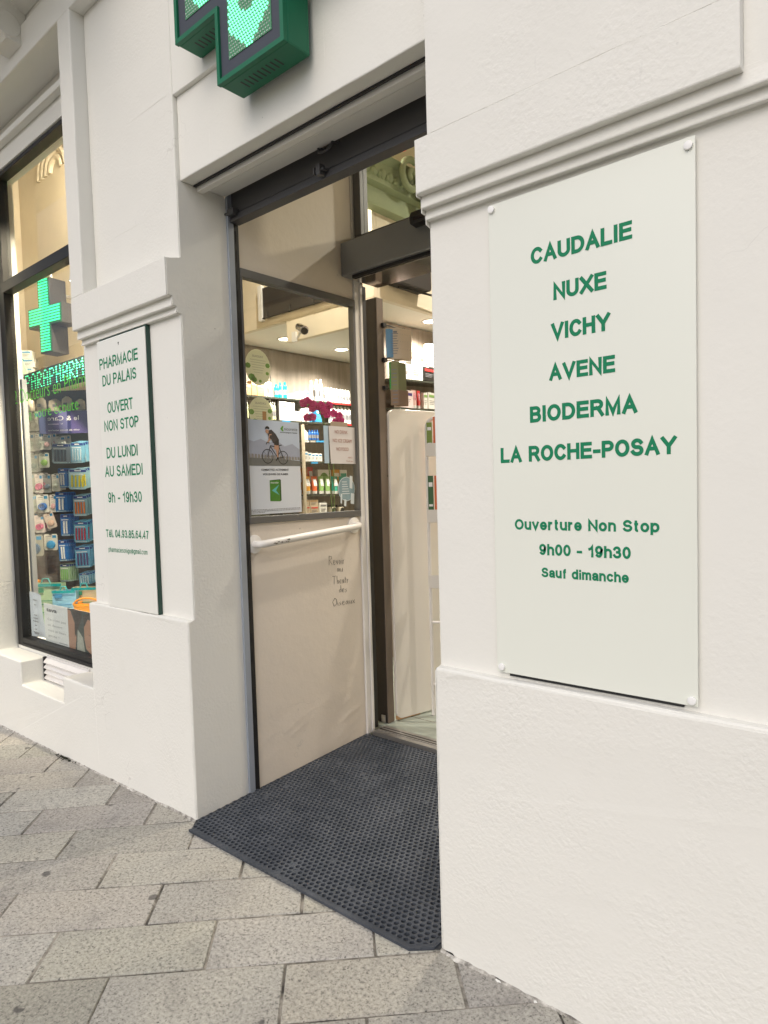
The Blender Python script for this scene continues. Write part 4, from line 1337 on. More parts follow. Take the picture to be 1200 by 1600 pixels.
for q in range(n):
    a, b = 2 * math.pi * q / n, 2 * math.pi * (q + 1) / n
    k.poly([(-1.2540, .962 + r * math.cos(x), 1.356 + r * math.sin(x)) for r, x in ((.062, a), (.062, b), (.059, b), (.059, a))], wl)
k.build('print', None, st)
# ================================================================== GOODS: builders
def rounded(w, h, r, n=4):
    pts = []
    for cx, cy, a0 in ((w / 2 - r, h / 2 - r, 0), (-w / 2 + r, h / 2 - r, 90), (-w / 2 + r, -h / 2 + r, 180), (w / 2 - r, -h / 2 + r, 270)):
        for k in range(n + 1):
            a = R(a0 + 90 * k / n)
            pts.append((cx + r * math.cos(a), cy + r * math.sin(a)))
    return pts

def carton(name, label, cat, w, d, h, body, band, loc, rotz=0, group=None, text=None, lines=True):
    """folded card box: front faces local -Y"""
    t = thing(name, label, cat, (0, 0, 0), group)
    mb = MB(); mb.box(-w / 2, w / 2, -d / 2, d / 2, 0, h)
    mb.build('box', body, t, bevel=min(.002, w * .03))
    mb = MB()
    mb.box(-w * .40, w * .40, -d / 2 - .0012, -d / 2 - .0003, h * .70, h * .86, band)
    if lines:
        for i in range(3):
            mb.box(-w * .36, w * (.30 - .08 * i), -d / 2 - .0012, -d / 2 - .0003, h * (.48 - .1 * i), h * (.51 - .1 * i), C_('print_grey', (0.22, 0.22, 0.24)))
    mb.build('print', None, t)
    mb = MB(); mb.box(-w * .5, w * .5, -d * .06, d * .06, h, h + .0006); mb.build('flap', band, t)
    t.location = loc; t.rotation_euler = (0, 0, rotz)
    return t

def bottle(name, label, cat, r, h, body, cap, loc, group=None, pump=False, band=None, neck=.82):
    t = thing(name, label, cat, (0, 0, 0), group)
    mb = MB()
    s = h * neck
    mb.lathe([(r * .92, 0), (r, h * .015), (r, s * .86), (r * .9, s * .93), (r * .5, s)], n=12)
    mb.build('body', body, t, smooth=True)
    mb = MB()
    if pump:
        mb.lathe([(r * .5, s), (r * .5, s + h * .05), (r * .2, s + h * .055), (r * .2, h * .95), (r * .42, h * .955), (r * .42, h)], n=10)
        mb.box(-r * 1.1, 0, -r * .18, r * .18, h * .955, h * .995)
    else:
        mb.lathe([(r * .58, s * .985), (r * .58, h * .99), (r * .5, h)], n=12)
    mb.build('cap', cap, t, smooth=True)
    if band:
        mb = MB(); mb.lathe([(r * 1.006, s * .25), (r * 1.006, s * .62)], n=12, caps=False)
        for i in range(3):
            mb.box(-r * .5, r * .5, -r * 1.03, -r * .99, s * (.55 - .07 * i), s * (.565 - .07 * i), C_('print_grey', (0.22, 0.22, 0.24)))
        mb.build('label', band, t)
    t.location = loc
    return t

def tube_pack(name, label, cat, w, h, body, cap, loc, rotz=0, group=None, print_=None):
    """squeeze tube standing on its cap: round at the cap, flat crimp on top"""
    t = thing(name, label, cat, (0, 0, 0), group)
    mb = MB(); mb.lathe([(w * .34, 0), (w * .36, h * .16)], n=14); mb.build('cap', cap, t, smooth=True)
    mb = MB()
    n, L = 18, 8
    vs, fs = [], []
    for j in range(L + 1):
        u = j / L
        rx = w * (.36 + .14 * u); ry = max(.0012, w * .34 * (1 - u ** 1.6))
        for k in range(n):
            a = 2 * math.pi * k / n
            vs.append((rx * math.cos(a), ry * math.sin(a), h * (.16 + .80 * u)))
    for k in range(n):
        a = 2 * math.pi * k / n
        vs.append((w * .5 * math.cos(a), .0012 * math.sin(a), h))
    for j in range(L + 1):
        for k in range(n):
            fs.append((j * n + k, j * n + (k + 1) % n, (j + 1) * n + (k + 1) % n, (j + 1) * n + k))
    fs.append(tuple(range(n))[::-1]); fs.append(tuple((L + 1) * n + k for k in range(n)))
    mb.add(vs, fs); mb.build('tube', body, t, smooth=True)
    mb = MB()
    pm = print_ or M['paper']
    y = lambda u: -w * .34 * (1 - u ** 1.6) - .0012
    for a, b in ((.35, .55), (.55, .72), (.72, .86)):
        mb.add([(-w * .26, y(a), h * (.16 + .8 * a)), (w * .26, y(a), h * (.16 + .8 * a)), (w * .26, y(b), h * (.16 + .8 * b)), (-w * .26, y(b), h * (.16 + .8 * b))], [(0, 1, 2, 3)], pm)
    for a in (.40, .47, .62):
        yy = y(a) - .002
        mb.box(-w * .18, w * .14, yy - .001, yy, h * (.16 + .8 * a), h * (.175 + .8 * a), C_('print_grey', (0.22, 0.22, 0.24)))
    mb.build('print', None, t)
    t.location = loc; t.rotation_euler = (0, 0, rotz)
    return t

def jar(name, label, cat, r, h, body, cap, loc, group=None):
    t = thing(name, label, cat, (0, 0, 0), group)
    mb = MB(); mb.lathe([(r * .95, 0), (r, h * .04), (r, h * .70), (r * .9, h * .76)], n=16); mb.build('body', body, t, smooth=True)
    mb = MB(); mb.lathe([(r * .96, h * .74), (r * .96, h * .98), (r * .9, h)], n=16); mb.build('lid', cap, t, smooth=True)
    mb = MB(); mb.tube([(0, -r * 1.01, h * .38), (0, -r * 1.03, h * .38)], r * .62, 16); mb.build('label', M['black'], t)
    t.location = loc
    return t

WH = C_('pack_white', (0.80, 0.79, 0.76), .35)
WP = C_('plastic_white', (0.80, 0.80, 0.78), .25)
TEAL = C_('plastic_teal', (0.0, 0.30, 0.32), .25); DTEAL = C_('plastic_dark_teal', (0.0, 0.16, 0.18), .25)
BLUE = C_('plastic_blue', (0.015, 0.10, 0.34), .25); LBLUE = C_('card_blue', (0.03, 0.27, 0.55), .35)
KRAFT = C_('kraft_card', (0.42, 0.24, 0.11), .6); KRAFT2 = C_('pale_kraft_card', (0.58, 0.46, 0.33), .6)
OR = C_('tube_orange', (0.72, 0.33, 0.04), .3); RD = C_('tube_coral', (0.72, 0.14, 0.04), .3); GN = C_('tube_green', (0.25, 0.44, 0.14), .3); TT = C_('tube_teal', (0.02, 0.33, 0.24), .3)
AMB = C_('jar_amber', (0.50, 0.18, 0.03), .2); RED = C_('pack_red', (0.55, 0.03, 0.03), .35); PALE = C_('pale_green_plastic', (0.52, 0.55, 0.34), .25)
BLK = C_('pack_black', (0.015, 0.014, 0.014), .35); GREY = C_('print_grey', (0.22, 0.22, 0.24)); PINK = C_('pack_pink', (0.70, 0.30, 0.36), .35); PURP = C_('pack_purple', (0.08, 0.05, 0.20), .4)

# ================================================================== LEFT SHELF UNIT (against the shop's left wall) AND ITS GOODS
XF = -3.25
su = thing('shelf_unit', 'dark open shelf unit of cosmetics along the shop left wall', 'shelves', (-3.44, 3.0, 0.07))
k = MB(); k.box(-3.449, -3.43, 1.0, 5.1, 0.07, 2.58); k.build('back_panel', M['greywood'], su)
SH = {'a': (2.145, 2.167), 'b': (1.953, 1.975), 'c': (1.797, 1.818), 'd': (1.610, 1.615), 'e': (1.323, 1.308), 'f': (1.145, 1.115)}
def shz(s, y):
    z0, z1 = SH[s]
    y0, y1 = (1.876, 3.157) if s in 'ab' else (2.49, 3.14)
    return z0 + (z1 - z0) * (y - y0) / (y1 - y0)
SHELF = C_('shelf_dark_glass', (0.05, 0.055, 0.045), .15)
for s in SH:
    lo, hi = shz(s, 1.05), shz(s, 5.0)
    k = MB()
    k.prism([(-3.43, 1.05, lo - .001), (XF - .012, 1.05, lo - .001), (XF - .012, 5.0, hi - .001), (-3.43, 5.0, hi - .001)], 0, (0, 0, -0.013))
    k.build('shelf', SHELF, su)
tags = ((('a'), 2.84, 3.20, RED), ('b', 2.86, 3.20, RED), ('b', 2.28, 2.37, LBLUE), ('c', 2.50, 2.58, C_('tag_white', (.7, .7, .68))), ('c', 2.60, 2.66, C_('tag_grey', (.35, .33, .3))), ('c', 2.67, 2.80, LBLUE), ('d', 2.60, 2.68, LBLUE))
for s, a, b, m_ in tags:
    k = MB(); k.prism([(XF - .0115, a, shz(s, a) - .017), (XF - .0115, b, shz(s, b) - .017), (XF - .0115, b, shz(s, b) - .001), (XF - .0115, a, shz(s, a) - .001)], 0, (.003, 0, 0)); k.build('price_strip', m_, su)
k = MB(); k.box(XF + .01, XF + .035, 2.472, 2.492, 0.07, 1.93); k.build('upright', C_('upright_cream', (.55, .47, .36), .4), su, bevel=.003)
for y in (2.245, 1.5, 3.6):
    k = MB(); k.box(-3.43, XF - .02, y, y + .012, 0.07, 2.17 if y != 2.245 else 2.14); k.build('divider', M['frame'], su)
k = MB(); k.tube([(XF - .05, 2.13, 2.16), (XF - .05, 2.13, 2.335), (XF - .05, 2.20, 2.335), (XF - .05, 2.20, 2.16)], .004, 6); k.build('wire_bracket', M['black'], su)

ITEMS = [
('white_carton', 1.874, 1.925, 2.145, 2.262),
('kraft', 1.926, 1.97, 2.146, 2.237),
('kraft', 1.972, 2.03, 2.147, 2.266),
('kraft', 2.031, 2.107, 2.148, 2.252),
('white_tube', 2.111, 2.143, 2.149, 2.304),
('pump', 2.156, 2.2, 2.15, 2.3),
('teal', 2.231, 2.274, 2.151, 2.263),
('teal', 2.276, 2.305, 2.152, 2.281),
('teal', 2.328, 2.365, 2.153, 2.291),
('flat', 2.394, 2.493, 2.154, 2.197),
('flat', 2.496, 2.557, 2.156, 2.223),
('flat', 2.559, 2.631, 2.157, 2.233),
('tall', 2.636, 2.67, 2.158, 2.336),
('tall', 2.696, 2.747, 2.159, 2.35),
('tall', 2.75, 2.798, 2.16, 2.355),
('rowb', 2.814, 2.848, 2.161, 2.293),
('rowb', 2.851, 2.885, 2.161, 2.293),
('rowb', 2.888, 2.923, 2.162, 2.293),
('rowb', 2.925, 2.96, 2.163, 2.292),
('rowb', 2.963, 2.998, 2.163, 2.292),
('rowb', 3.001, 3.037, 2.164, 2.292),
('rowb', 3.039, 3.076, 2.165, 2.291),
('rowb', 3.078, 3.115, 2.165, 2.291),
('rowb', 3.117, 3.154, 2.166, 2.29),
('pale', 1.88, 1.905, 1.953, 2.065),
('pale', 1.91, 1.94, 1.954, 2.102),
('bot2', 2.14, 2.161, 1.958, 2.119),
('bot2', 2.163, 2.187, 1.958, 2.127),
('bot2', 2.188, 2.207, 1.958, 2.107),
('bot2', 2.208, 2.227, 1.959, 2.104),
('carton_t', 2.263, 2.352, 1.96, 2.12),
('carton_w', 2.354, 2.437, 1.962, 2.117),
('carton_w', 2.441, 2.513, 1.963, 2.047),
('carton_w', 2.523, 2.562, 1.964, 2.078),
('carton_w', 2.564, 2.603, 1.965, 2.085),
('blue_c', 2.608, 2.641, 1.966, 2.079),
('blue_c', 2.691, 2.758, 1.968, 2.081),
('big', 2.87, 2.913, 1.971, 2.13),
('big', 2.917, 2.961, 1.971, 2.131),
('big', 2.965, 3.009, 1.972, 2.131),
('big', 3.013, 3.057, 1.973, 2.132),
('big', 3.062, 3.107, 1.974, 2.132),
('big', 3.111, 3.157, 1.975, 2.133),
('pump_s', 2.515, 2.538, 1.798, 1.89),
('pump_s', 2.541, 2.564, 1.799, 1.91),
('pump_s', 2.565, 2.588, 1.8, 1.883),
('blueb', 2.598, 2.628, 1.803, 1.894),
('blueb', 2.631, 2.659, 1.804, 1.897),
('blueb', 2.662, 2.691, 1.805, 1.897),
('blueb', 2.694, 2.723, 1.806, 1.897),
('wc', 2.532, 2.573, 1.613, 1.699),
('wc', 2.575, 2.616, 1.613, 1.69),
('wc', 2.619, 2.658, 1.614, 1.684),
('wc', 2.661, 2.703, 1.614, 1.685),
('wc', 2.705, 2.747, 1.615, 1.684),
('tubeO', 2.541, 2.589, 1.468, 1.572),
('jar', 2.597, 2.665, 1.467, 1.562),
('tubeR', 2.67, 2.745, 1.467, 1.573),
('melon', 2.769, 2.945, 1.466, 1.548),
('orc', 2.962, 3.057, 1.465, 1.55),
('tealw', 3.063, 3.16, 1.464, 1.547),
('tO', 2.543, 2.626, 1.325, 1.482),
('tR', 2.632, 2.706, 1.323, 1.481),
('tG', 2.718, 2.787, 1.321, 1.481),
('tG', 2.799, 2.871, 1.319, 1.481),
('tT', 2.889, 2.977, 1.317, 1.48),
('tT', 2.995, 3.083, 1.314, 1.48),
('kr', 2.499, 2.579, 1.145, 1.217),
('kr', 2.581, 2.683, 1.14, 1.214),
('kr2', 2.502, 2.566, 1.22, 1.273),
('kr2', 2.571, 2.679, 1.216, 1.271),
('wb', 2.695, 2.789, 1.133, 1.238),
('jb', 2.835, 2.927, 1.134, 1.219),
('jb', 2.942, 3.03, 1.129, 1.215)]
_pro = {}
FACE = R(90)           # local -Y turned to face the shop (+X)
def put(kind, maker, key, loc, sc, label, group, rotz=None):
    """first of a kind is built at unit scale, later ones are copies with their own size"""
    if key not in _pro:
        _pro[key] = maker()
        o = _pro[key]
        o.location = loc; o.scale = sc
        if rotz is not None: o.rotation_euler = (0, 0, rotz)
        o['label'] = label
        if group: o['group'] = group
        return o
    o = dup(_pro[key], loc, rotz, label, group, sc)
    if not group and 'group' in o: del o['group']
    return o

KIND = {
 'white_carton': (lambda: carton('carton', 'x', 'box', .1, .1, .1, WH, KRAFT2, (0, 0, 0)), 'white carton with beige print beside the brown kraft boxes', None),
 'kraft': (lambda: carton('kraft_box', 'x', 'box', .1, .1, .1, KRAFT, KRAFT2, (0, 0, 0)), 'brown kraft box on the top shelf beside the white tube', 'brown kraft boxes on the top shelf'),
 'white_tube': (lambda: bottle('slim_bottle', 'x', 'bottle', .05, .1, WP, WP, (0, 0, 0)), 'slim white bottle between the brown kraft boxes and the pump bottle', None),
 'pump': (lambda: bottle('pump_bottle', 'x', 'bottle', .05, .1, WP, M['alu'], (0, 0, 0), pump=True, band=WH), 'white pump bottle inside the black wire bracket', None),
 'teal': (lambda: bottle('teal_bottle', 'x', 'bottle', .05, .1, TEAL, DTEAL, (0, 0, 0), band=LBLUE), 'teal bottle on the top shelf beside the black bracket', 'teal bottles on the top shelf'),
 'flat': (lambda: carton('flat_box', 'x', 'box', .1, .1, .1, WH, LBLUE, (0, 0, 0)), 'flat white box with blue print lying on the top shelf', 'flat white boxes on the top shelf'),
 'tall': (lambda: bottle('tall_bottle', 'x', 'bottle', .05, .1, WP, WP, (0, 0, 0), band=WH), 'tall white bottle standing above its neighbours on the top shelf', 'tall white bottles on the top shelf'),
 'rowb': (lambda: bottle('white_bottle', 'x', 'bottle', .05, .1, WP, WP, (0, 0, 0), band=WH), 'small white bottle in the long even row beside the tall white bottles', 'row of small white bottles on the top shelf'),
 'pale': (lambda: bottle('green_bottle', 'x', 'bottle', .05, .1, PALE, WP, (0, 0, 0)), 'pale green bottle behind the edge of the lower oval card', 'pale green bottles on the second shelf'),
 'bot2': (lambda: bottle('lotion_bottle', 'x', 'bottle', .05, .1, PALE, WP, (0, 0, 0), band=WH, pump=True), 'pale lotion bottle behind the lower oval card', 'pale lotion bottles on the second shelf'),
 'carton_t': (lambda: carton('carton', 'x', 'box', .1, .1, .1, WH, GREY, (0, 0, 0)), 'tall white carton on the second shelf above the blue price strip', None),
 'carton_w': (lambda: carton('carton', 'x', 'box', .1, .1, .1, WH, C_('tag_grey', (.35, .33, .3)), (0, 0, 0)), 'white carton on the second shelf between the tall carton and the orchid', 'white cartons on the second shelf'),
 'blue_c': (lambda: carton('carton', 'x', 'box', .1, .1, .1, LBLUE, WH, (0, 0, 0)), 'bright blue carton on the second shelf behind the orchid', 'blue cartons on the second shelf'),
 'big': (lambda: bottle('large_bottle', 'x', 'bottle', .05, .1, WP, WP, (0, 0, 0), band=WH, neck=.86), 'large white bottle in the row beside the orchid on the second shelf', 'large white bottles on the second shelf'),
 'pump_s': (lambda: bottle('pump_bottle', 'x', 'bottle', .05, .1, WP, WP, (0, 0, 0), pump=True), 'small white pump bottle on the third shelf beside the cream upright', 'small white pump bottles on the third shelf'),
 'blueb': (lambda: bottle('blue_bottle', 'x', 'bottle', .05, .1, BLUE, BLUE, (0, 0, 0), band=LBLUE), 'dark blue bottle on the third shelf', 'dark blue bottles on the third shelf'),
 'wc': (lambda: carton('carton', 'x', 'box', .1, .1, .1, WH, LBLUE, (0, 0, 0)), 'small white carton in the row under the third shelf', 'row of small white cartons'),
 'tubeO': (lambda: tube_pack('tube', 'x', 'tube', .1, .1, OR, WP, (0, 0, 0)), 'orange tube in the back row beside the amber jar', None),
 'jar': (lambda: jar('jar', 'x', 'jar', .05, .1, AMB, AMB, (0, 0, 0)), 'amber jar between an orange and a red tube', None),
 'tubeR': (lambda: tube_pack('tube', 'x', 'tube', .1, .1, C_('tube_red', (.6, .05, .05)), WP, (0, 0, 0)), 'red tube in the back row beside the amber jar', None),
 'melon': (lambda: melon(), 'white box with a round green fruit print behind the green tubes', None),
 'orc': (lambda: carton('carton', 'x', 'box', .1, .1, .1, OR, WH, (0, 0, 0)), 'orange carton behind the teal tubes', None),
 'tealw': (lambda: carton('carton', 'x', 'box', .1, .1, .1, WH, TT, (0, 0, 0)), 'white carton with a teal band behind the round sticker', None),
 'tO': (lambda: tube_pack('tube', 'x', 'tube', .1, .1, OR, WP, (0, 0, 0)), 'orange tube at the end of the front tube row beside the cream upright', None),
 'tR': (lambda: tube_pack('tube', 'x', 'tube', .1, .1, RD, WP, (0, 0, 0)), 'coral tube next to the orange one in the front tube row', None),
 'tG': (lambda: tube_pack('tube', 'x', 'tube', .1, .1, GN, WP, (0, 0, 0)), 'green tube in the middle of the front tube row', 'green tubes in the front tube row'),
 'tT': (lambda: tube_pack('tube', 'x', 'tube', .1, .1, TT, WP, (0, 0, 0)), 'teal tube beside the green ones in the front tube row', 'teal tubes in the front tube row'),
 'kr': (lambda: carton('kraft_box', 'x', 'box', .1, .1, .1, KRAFT2, RED, (0, 0, 0)), 'large pale brown box on the lowest shelf under two smaller boxes', 'large pale brown boxes on the lowest shelf'),
 'kr2': (lambda: carton('kraft_box', 'x', 'box', .1, .1, .1, KRAFT2, KRAFT, (0, 0, 0)), 'small pale brown box stacked on a larger one on the lowest shelf', 'small pale brown boxes on top of the stack'),
 'wb': (lambda: carton('carton', 'x', 'box', .1, .1, .1, WH, GREY, (0, 0, 0)), 'white carton on the lowest shelf between pale brown boxes and cream jars', None),
 'jb': (lambda: jar('jar', 'x', 'jar', .05, .1, C_('jar_cream', (.6, .54, .42), .3), BLK, (0, 0, 0)), 'cream jar with a black round label on the lowest shelf', 'cream jars on the lowest shelf'),
}
def melon():
    t = carton('carton', 'x', 'box', .1, .1, .1, WH, WH, (0, 0, 0))
    k = MB(); k.tube([(-.005, -.0512, .052), (-.005, -.053, .052)], .036, 16); k.build('fruit_print', C_('fruit_green', (.13, .30, .05), .4, var=.4, vscale=400), t)
    return t
for it in ITEMS:
    kind, ya, yb, za, zb = it
    mk, lab, grp = KIND[kind]
    wd, hg = (yb - ya) * .97, zb - za
    dep = min(max(wd, .05), .12)
    yc = (ya + yb) / 2
    boxy = kind in ('white_carton', 'kraft', 'flat', 'carton_t', 'carton_w', 'blue_c', 'wc', 'melon', 'orc', 'tealw', 'kr', 'kr2', 'wb')
    back = kind in ('tubeO', 'jar', 'tubeR', 'melon', 'orc', 'tealw')
    d = dep if boxy else wd
    x = XF - .02 - d / 2 - (.09 if back else 0)
    if back:
        za = shz('e', yc) + .002; hg = zb - za - .004
    o = put(kind, mk, kind, (x, yc, za + .0015), (wd / .1, d / .1, hg / .1), lab, grp, FACE)
    if kind == 'kraft':
        o['label'] = 'brown kraft box on the top shelf beside the white bottle'

# ------- second unit, seen through the open door
su2 = thing('shelf_unit', 'grey wood shelf unit with lit cartons beyond the dark display panel', 'shelves', (-2.1, 2.9, 0.07))
k = MB(); k.prism([(-2.17, 2.16, .07), (-2.14, 2.16, .07), (-2.04, 3.7, .07), (-2.07, 3.7, .07)], 0, (0, 0, 2.52)); k.build('back_panel', M['greywood'], su2)
for z0, z1, nm in ((2.137, 2.165, 'shelf'), (1.928, 1.956, 'shelf'), (1.70, 1.72, 'shelf'), (1.45, 1.47, 'shelf')):
    k = MB(); k.prism([(-2.14, 2.17, z0), (-1.93, 2.17, z0), (-1.93, 3.6, z0 + (z1 - z0) * 2.2), (-2.05, 3.6, z0 + (z1 - z0) * 2.2)], 0, (0, 0, -.014)); k.build(nm, SHELF, su2)
DI = [
('tallw', 2.357, 2.404, 2.147, 2.395),
('bigw', 2.22, 2.409, 2.143, 2.259),
('bigw2', 2.413, 2.551, 2.149, 2.296),
('st1', 2.563, 2.628, 2.261, 2.326),
('st2', 2.636, 2.708, 2.27, 2.445),
('black', 2.559, 2.713, 2.161, 2.264),
('pink', 2.271, 2.429, 1.938, 2.066),
('tub', 2.434, 2.497, 1.943, 2.083),
('tub2', 2.505, 2.546, 1.947, 2.082),
('wcd', 2.554, 2.602, 1.947, 2.068),
('wcd', 2.608, 2.717, 1.95, 2.075)]
for kind, ya, yb, za, zb in DI:
    wd, hg, yc = (yb - ya) * .97, zb - za, (ya + yb) / 2
    spec = {
     'tallw': (WH, LBLUE, 'tall narrow white carton standing behind the large white box', .05), 'bigw': (WH, C_('pale_blue', (.45, .6, .66)), 'large white box with a small bow print on the upper shelf', .06),
     'bigw2': (WH, WH, 'plain white box touching the box with the bow print', .06), 'st1': (WH, KRAFT2, 'small white carton stacked on the black and red box', .05), 'st2': (WH, PINK, 'tall white carton on top of the black and red box', .05),
     'black': (BLK, RED, 'black box with a red band on the upper shelf', .07), 'pink': (C_('pack_palepink', (.74, .62, .62)), PURP, 'pale pink box with a purple corner on the lower shelf', .06),
     'wcd': (WH, GN, 'white carton with a green print on the lower shelf', .06)}
    x = -1.95
    if kind in ('tub', 'tub2'):
        o = tube_pack('tube', 'red and white tube standing on the lower shelf ' + ('beside the pale pink box' if kind == 'tub' else 'leaning next to the white cartons'), 'tube', wd, hg, C_('tube_palepink', (.75, .5, .46)) if kind == 'tub' else C_('tube_red', (.6, .05, .05)), WP, (x - .03, yc, za + .0015), FACE, None, PINK)
        continue
    b, bd, lab, dp = spec[kind]
    if kind == 'tallw': x = -2.02
    if kind == 'bigw': x = -1.945
    o = carton('carton', lab, 'box', wd, dp, hg, b, bd, (x - dp / 2, yc, za + .0015), FACE, 'white cartons with green print' if kind == 'wcd' else None)
    if kind == 'bigw':
        k = MB(); k.obox((-.0, -.0325, hg * .35), (.03, 0, .012), (0, .0008, 0), (-.004, 0, .012)); k.obox((.03, -.0325, hg * .33), (.02, 0, -.006), (0, .0008, 0), (.003, 0, .014)); k.build('bow_print', GREY, o)

# ------- dark display panel with hanging packs, white rounded board, wire rack
dp = thing('product_stand', 'tall dark brown display panel standing just inside the entrance', 'panel', (-1.5, 1.22, .07))
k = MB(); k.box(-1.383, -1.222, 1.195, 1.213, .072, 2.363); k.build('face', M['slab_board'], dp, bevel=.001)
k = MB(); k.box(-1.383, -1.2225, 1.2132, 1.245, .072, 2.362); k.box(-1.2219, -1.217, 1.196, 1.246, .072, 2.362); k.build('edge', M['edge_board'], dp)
k = MB(); k.box(-1.262, -1.234, 1.188, 1.1948, .073, .115); k.build('foot_clip', M['alu'], dp, bevel=.002)
UU = Vector((.757, .653, 0)); NN = Vector((-.653, .757, 0))
ROTP = math.atan2(.653, .757)
def flat_pack(name, label, cat, w, h, base, mats, group=None, hole=True, th=.0015):
    t = thing(name, label, cat, (0, 0, 0), group)
    mb = MB()
    mb.prism([(x, 0, z) for x, z in rounded(w, h, min(w, h) * .1)][::-1], 0, (0, -th, 0))
    mb.build('card', base, t)
    return t
for i in range(6):
    # local -Y of a pack faces the viewer side
    key = 'hp'
    base = Vector((-1.204, 1.262, 2.127)) + UU * (.030 + .0125 * i) + NN * (.012 * i)
    if i == 0:
        t = flat_pack('hanging_pack', 'clear hanging pack with blue edge in the topmost cluster on the dark panel', 'blister pack', .078, .165, C_('pack_beige', (.62, .52, .40), .3), None, 'hanging packs in the top cluster')
        k = MB(); k.prism([(x - .026, -.0017, z) for x, z in rounded(.026, .15, .003)][::-1], 0, (0, -.012, 0)); k.build('blister', C_('blister_blue', (.16, .34, .55), .15), t)
        k = MB()
        for q in range(9): k.box(-.008, .028 - .004 * (q % 3), -.0025, -.0017, .05 - q * .013, .0535 - q * .013)
        k.box(.002, .022, -.0027, -.0017, .056, .066)
        k.build('print', GREY, t)
        hp = t; t.location = base; t.rotation_euler = (0, 0, ROTP)
    else:
        dup(hp, base, ROTP)
for i in range(6):
    base = Vector((-1.200, 1.262, 1.955)) + UU * (.026 + .0085 * i) + NN * (.012 * i)
    if i == 0:
        t = flat_pack('hanging_card', 'olive green hanging card in the middle cluster on the dark panel', 'card', .05, .15, C_('card_olive', (.26, .27, .13), .4), None, 'green hanging cards on the dark panel')
        k = MB(); k.box(-.024, -.017, -.004, -.0017, -.07, .07); k.build('stripe', C_('bright_green', (.02, .35, .05)), t)
        k = MB(); [k.box(-.012, .015, -.0024, -.0017, -.05 + .02 * q, -.045 + .02 * q) for q in range(5)]; k.build('print', GREY, t)
        hp2 = t; t.location = base; t.rotation_euler = (0, 0, ROTP)
    else:
        dup(hp2, base, ROTP)
for i in range(7):
    base = Vector((-1.198, 1.265, 1.842)) + UU * (.026 + .0085 * i) + NN * (.012 * i)
    if i == 0:
        t = flat_pack('hanging_card', 'brown hanging card in the lowest cluster on the dark panel', 'card', .045, .085, C_('card_brown', (.30, .20, .13), .4), None, 'brown hanging cards on the dark panel')
        k = MB(); [k.box(-.012, .015, -.0024, -.0017, -.03 + .02 * q, -.025 + .02 * q) for q in range(4)]; k.build('print', GREY, t)
        hp3 = t; t.location = base; t.rotation_euler = (0, 0, ROTP)
    else:
        dup(hp3, base, ROTP)
for z, L in ((2.222, .13), (2.038, .16), (1.89, .15)):
    k = MB()
    k.tube([(-1.217, 1.240, z)] + [Vector((-1.214, 1.262, z)) + UU * (.02 + .01 * q) + NN * (.014 * q) for q in range(8)], .0028, 6)
    k.box(-1.2169, -1.198, 1.225, 1.25, z - .010, z + .010)
    k.build('peg_hook', M['black'], dp)

wbd = thing('white_board', 'tall white rounded side board of a display inside the doorway', 'board', (-1.2, 1.5, .07))
ub = Vector((.066, .285, 0)).normalized()
k = MB()
pts = [Vector((-1.205, 1.256, 0)) + ub * (.5 + x) + Vector((0, 0, .93 + z)) for x, z in rounded(1.0, 1.70, .04, 6)]
k.prism(pts, 0, Vector((-ub.y, ub.x, 0)) * .022)
k.build('board', plain('board_white', (.72, .69, .64), .22, var=.02), wbd, bevel=.002)
k = MB()
q0 = Vector((-1.205, 1.262, .075))
k.obox(q0, ub * .16, Vector((-ub.y, ub.x, 0)) * .02, (0, 0, .02)); k.build('plinth_strip', C_('raw_wood', (.42, .25, .12), .6), wbd)
k = MB()
for y_, z_ in ((.25, .60), (.25, .53)):
    q = Vector((-1.205, 1.256, 0)) + ub * y_
    k.obox(q + Vector((.001, -.001, z_)), (.004, 0, 0), (0, .004, 0), (0, 0, .004))
k.build('screw', GREY, wbd)
rk = thing('leaflet_rack', 'white tube wire rack holding leaflets in front of the white board', 'rack', (-1.05, 1.45, .07))
k = MB()
A = Vector((-1.10, 1.45, 0)); Bq = Vector((-.80, 1.62, 0))
def arch(a, b, z0, z1, r, n=8):
    d = (b - a).normalized(); L = (b - a).length
    pts = [a + Vector((0, 0, z0))]
    for q in range(n + 1):
        an = math.pi - (math.pi / 2) * q / n
        pts.append(a + d * (r + r * math.cos(an)) + Vector((0, 0, z1 - r + r * math.sin(an))))
    for q in range(n + 1):
        an = math.pi / 2 - (math.pi / 2) * q / n
        pts.append(a + d * (L - r + r * math.cos(an)) + Vector((0, 0, z1 - r + r * math.sin(an))))
    pts.append(b + Vector((0, 0, z0)))
    return pts
k.tube(arch(A, Bq, .073, 1.735, .06), .011, 10)
k.tube([A + Vector((0, 0, .60)), Bq + Vector((0, 0, .60))], .007, 8)
k.tube([A + Vector((0, 0, .25)), Bq + Vector((0, 0, .25))], .007, 8)
k.build('frame', M['whitemetal'], rk, smooth=True)
k = MB(); dd = (Bq - A).normalized(); nn_ = Vector((dd.y, -dd.x, 0))
for z0 in (1.52, 1.16, .80):
    k = MB(); k.obox(A + nn_ * .012 + Vector((0, 0, z0)), dd * .34, nn_ * .05, (0, 0, .012)); k.obox(A + nn_ * .062 + Vector((0, 0, z0)), dd * .34, nn_ * .003, (0, 0, .07)); k.build('tray', C_('clear_grey_plastic', (.66, .64, .60), .2), rk)
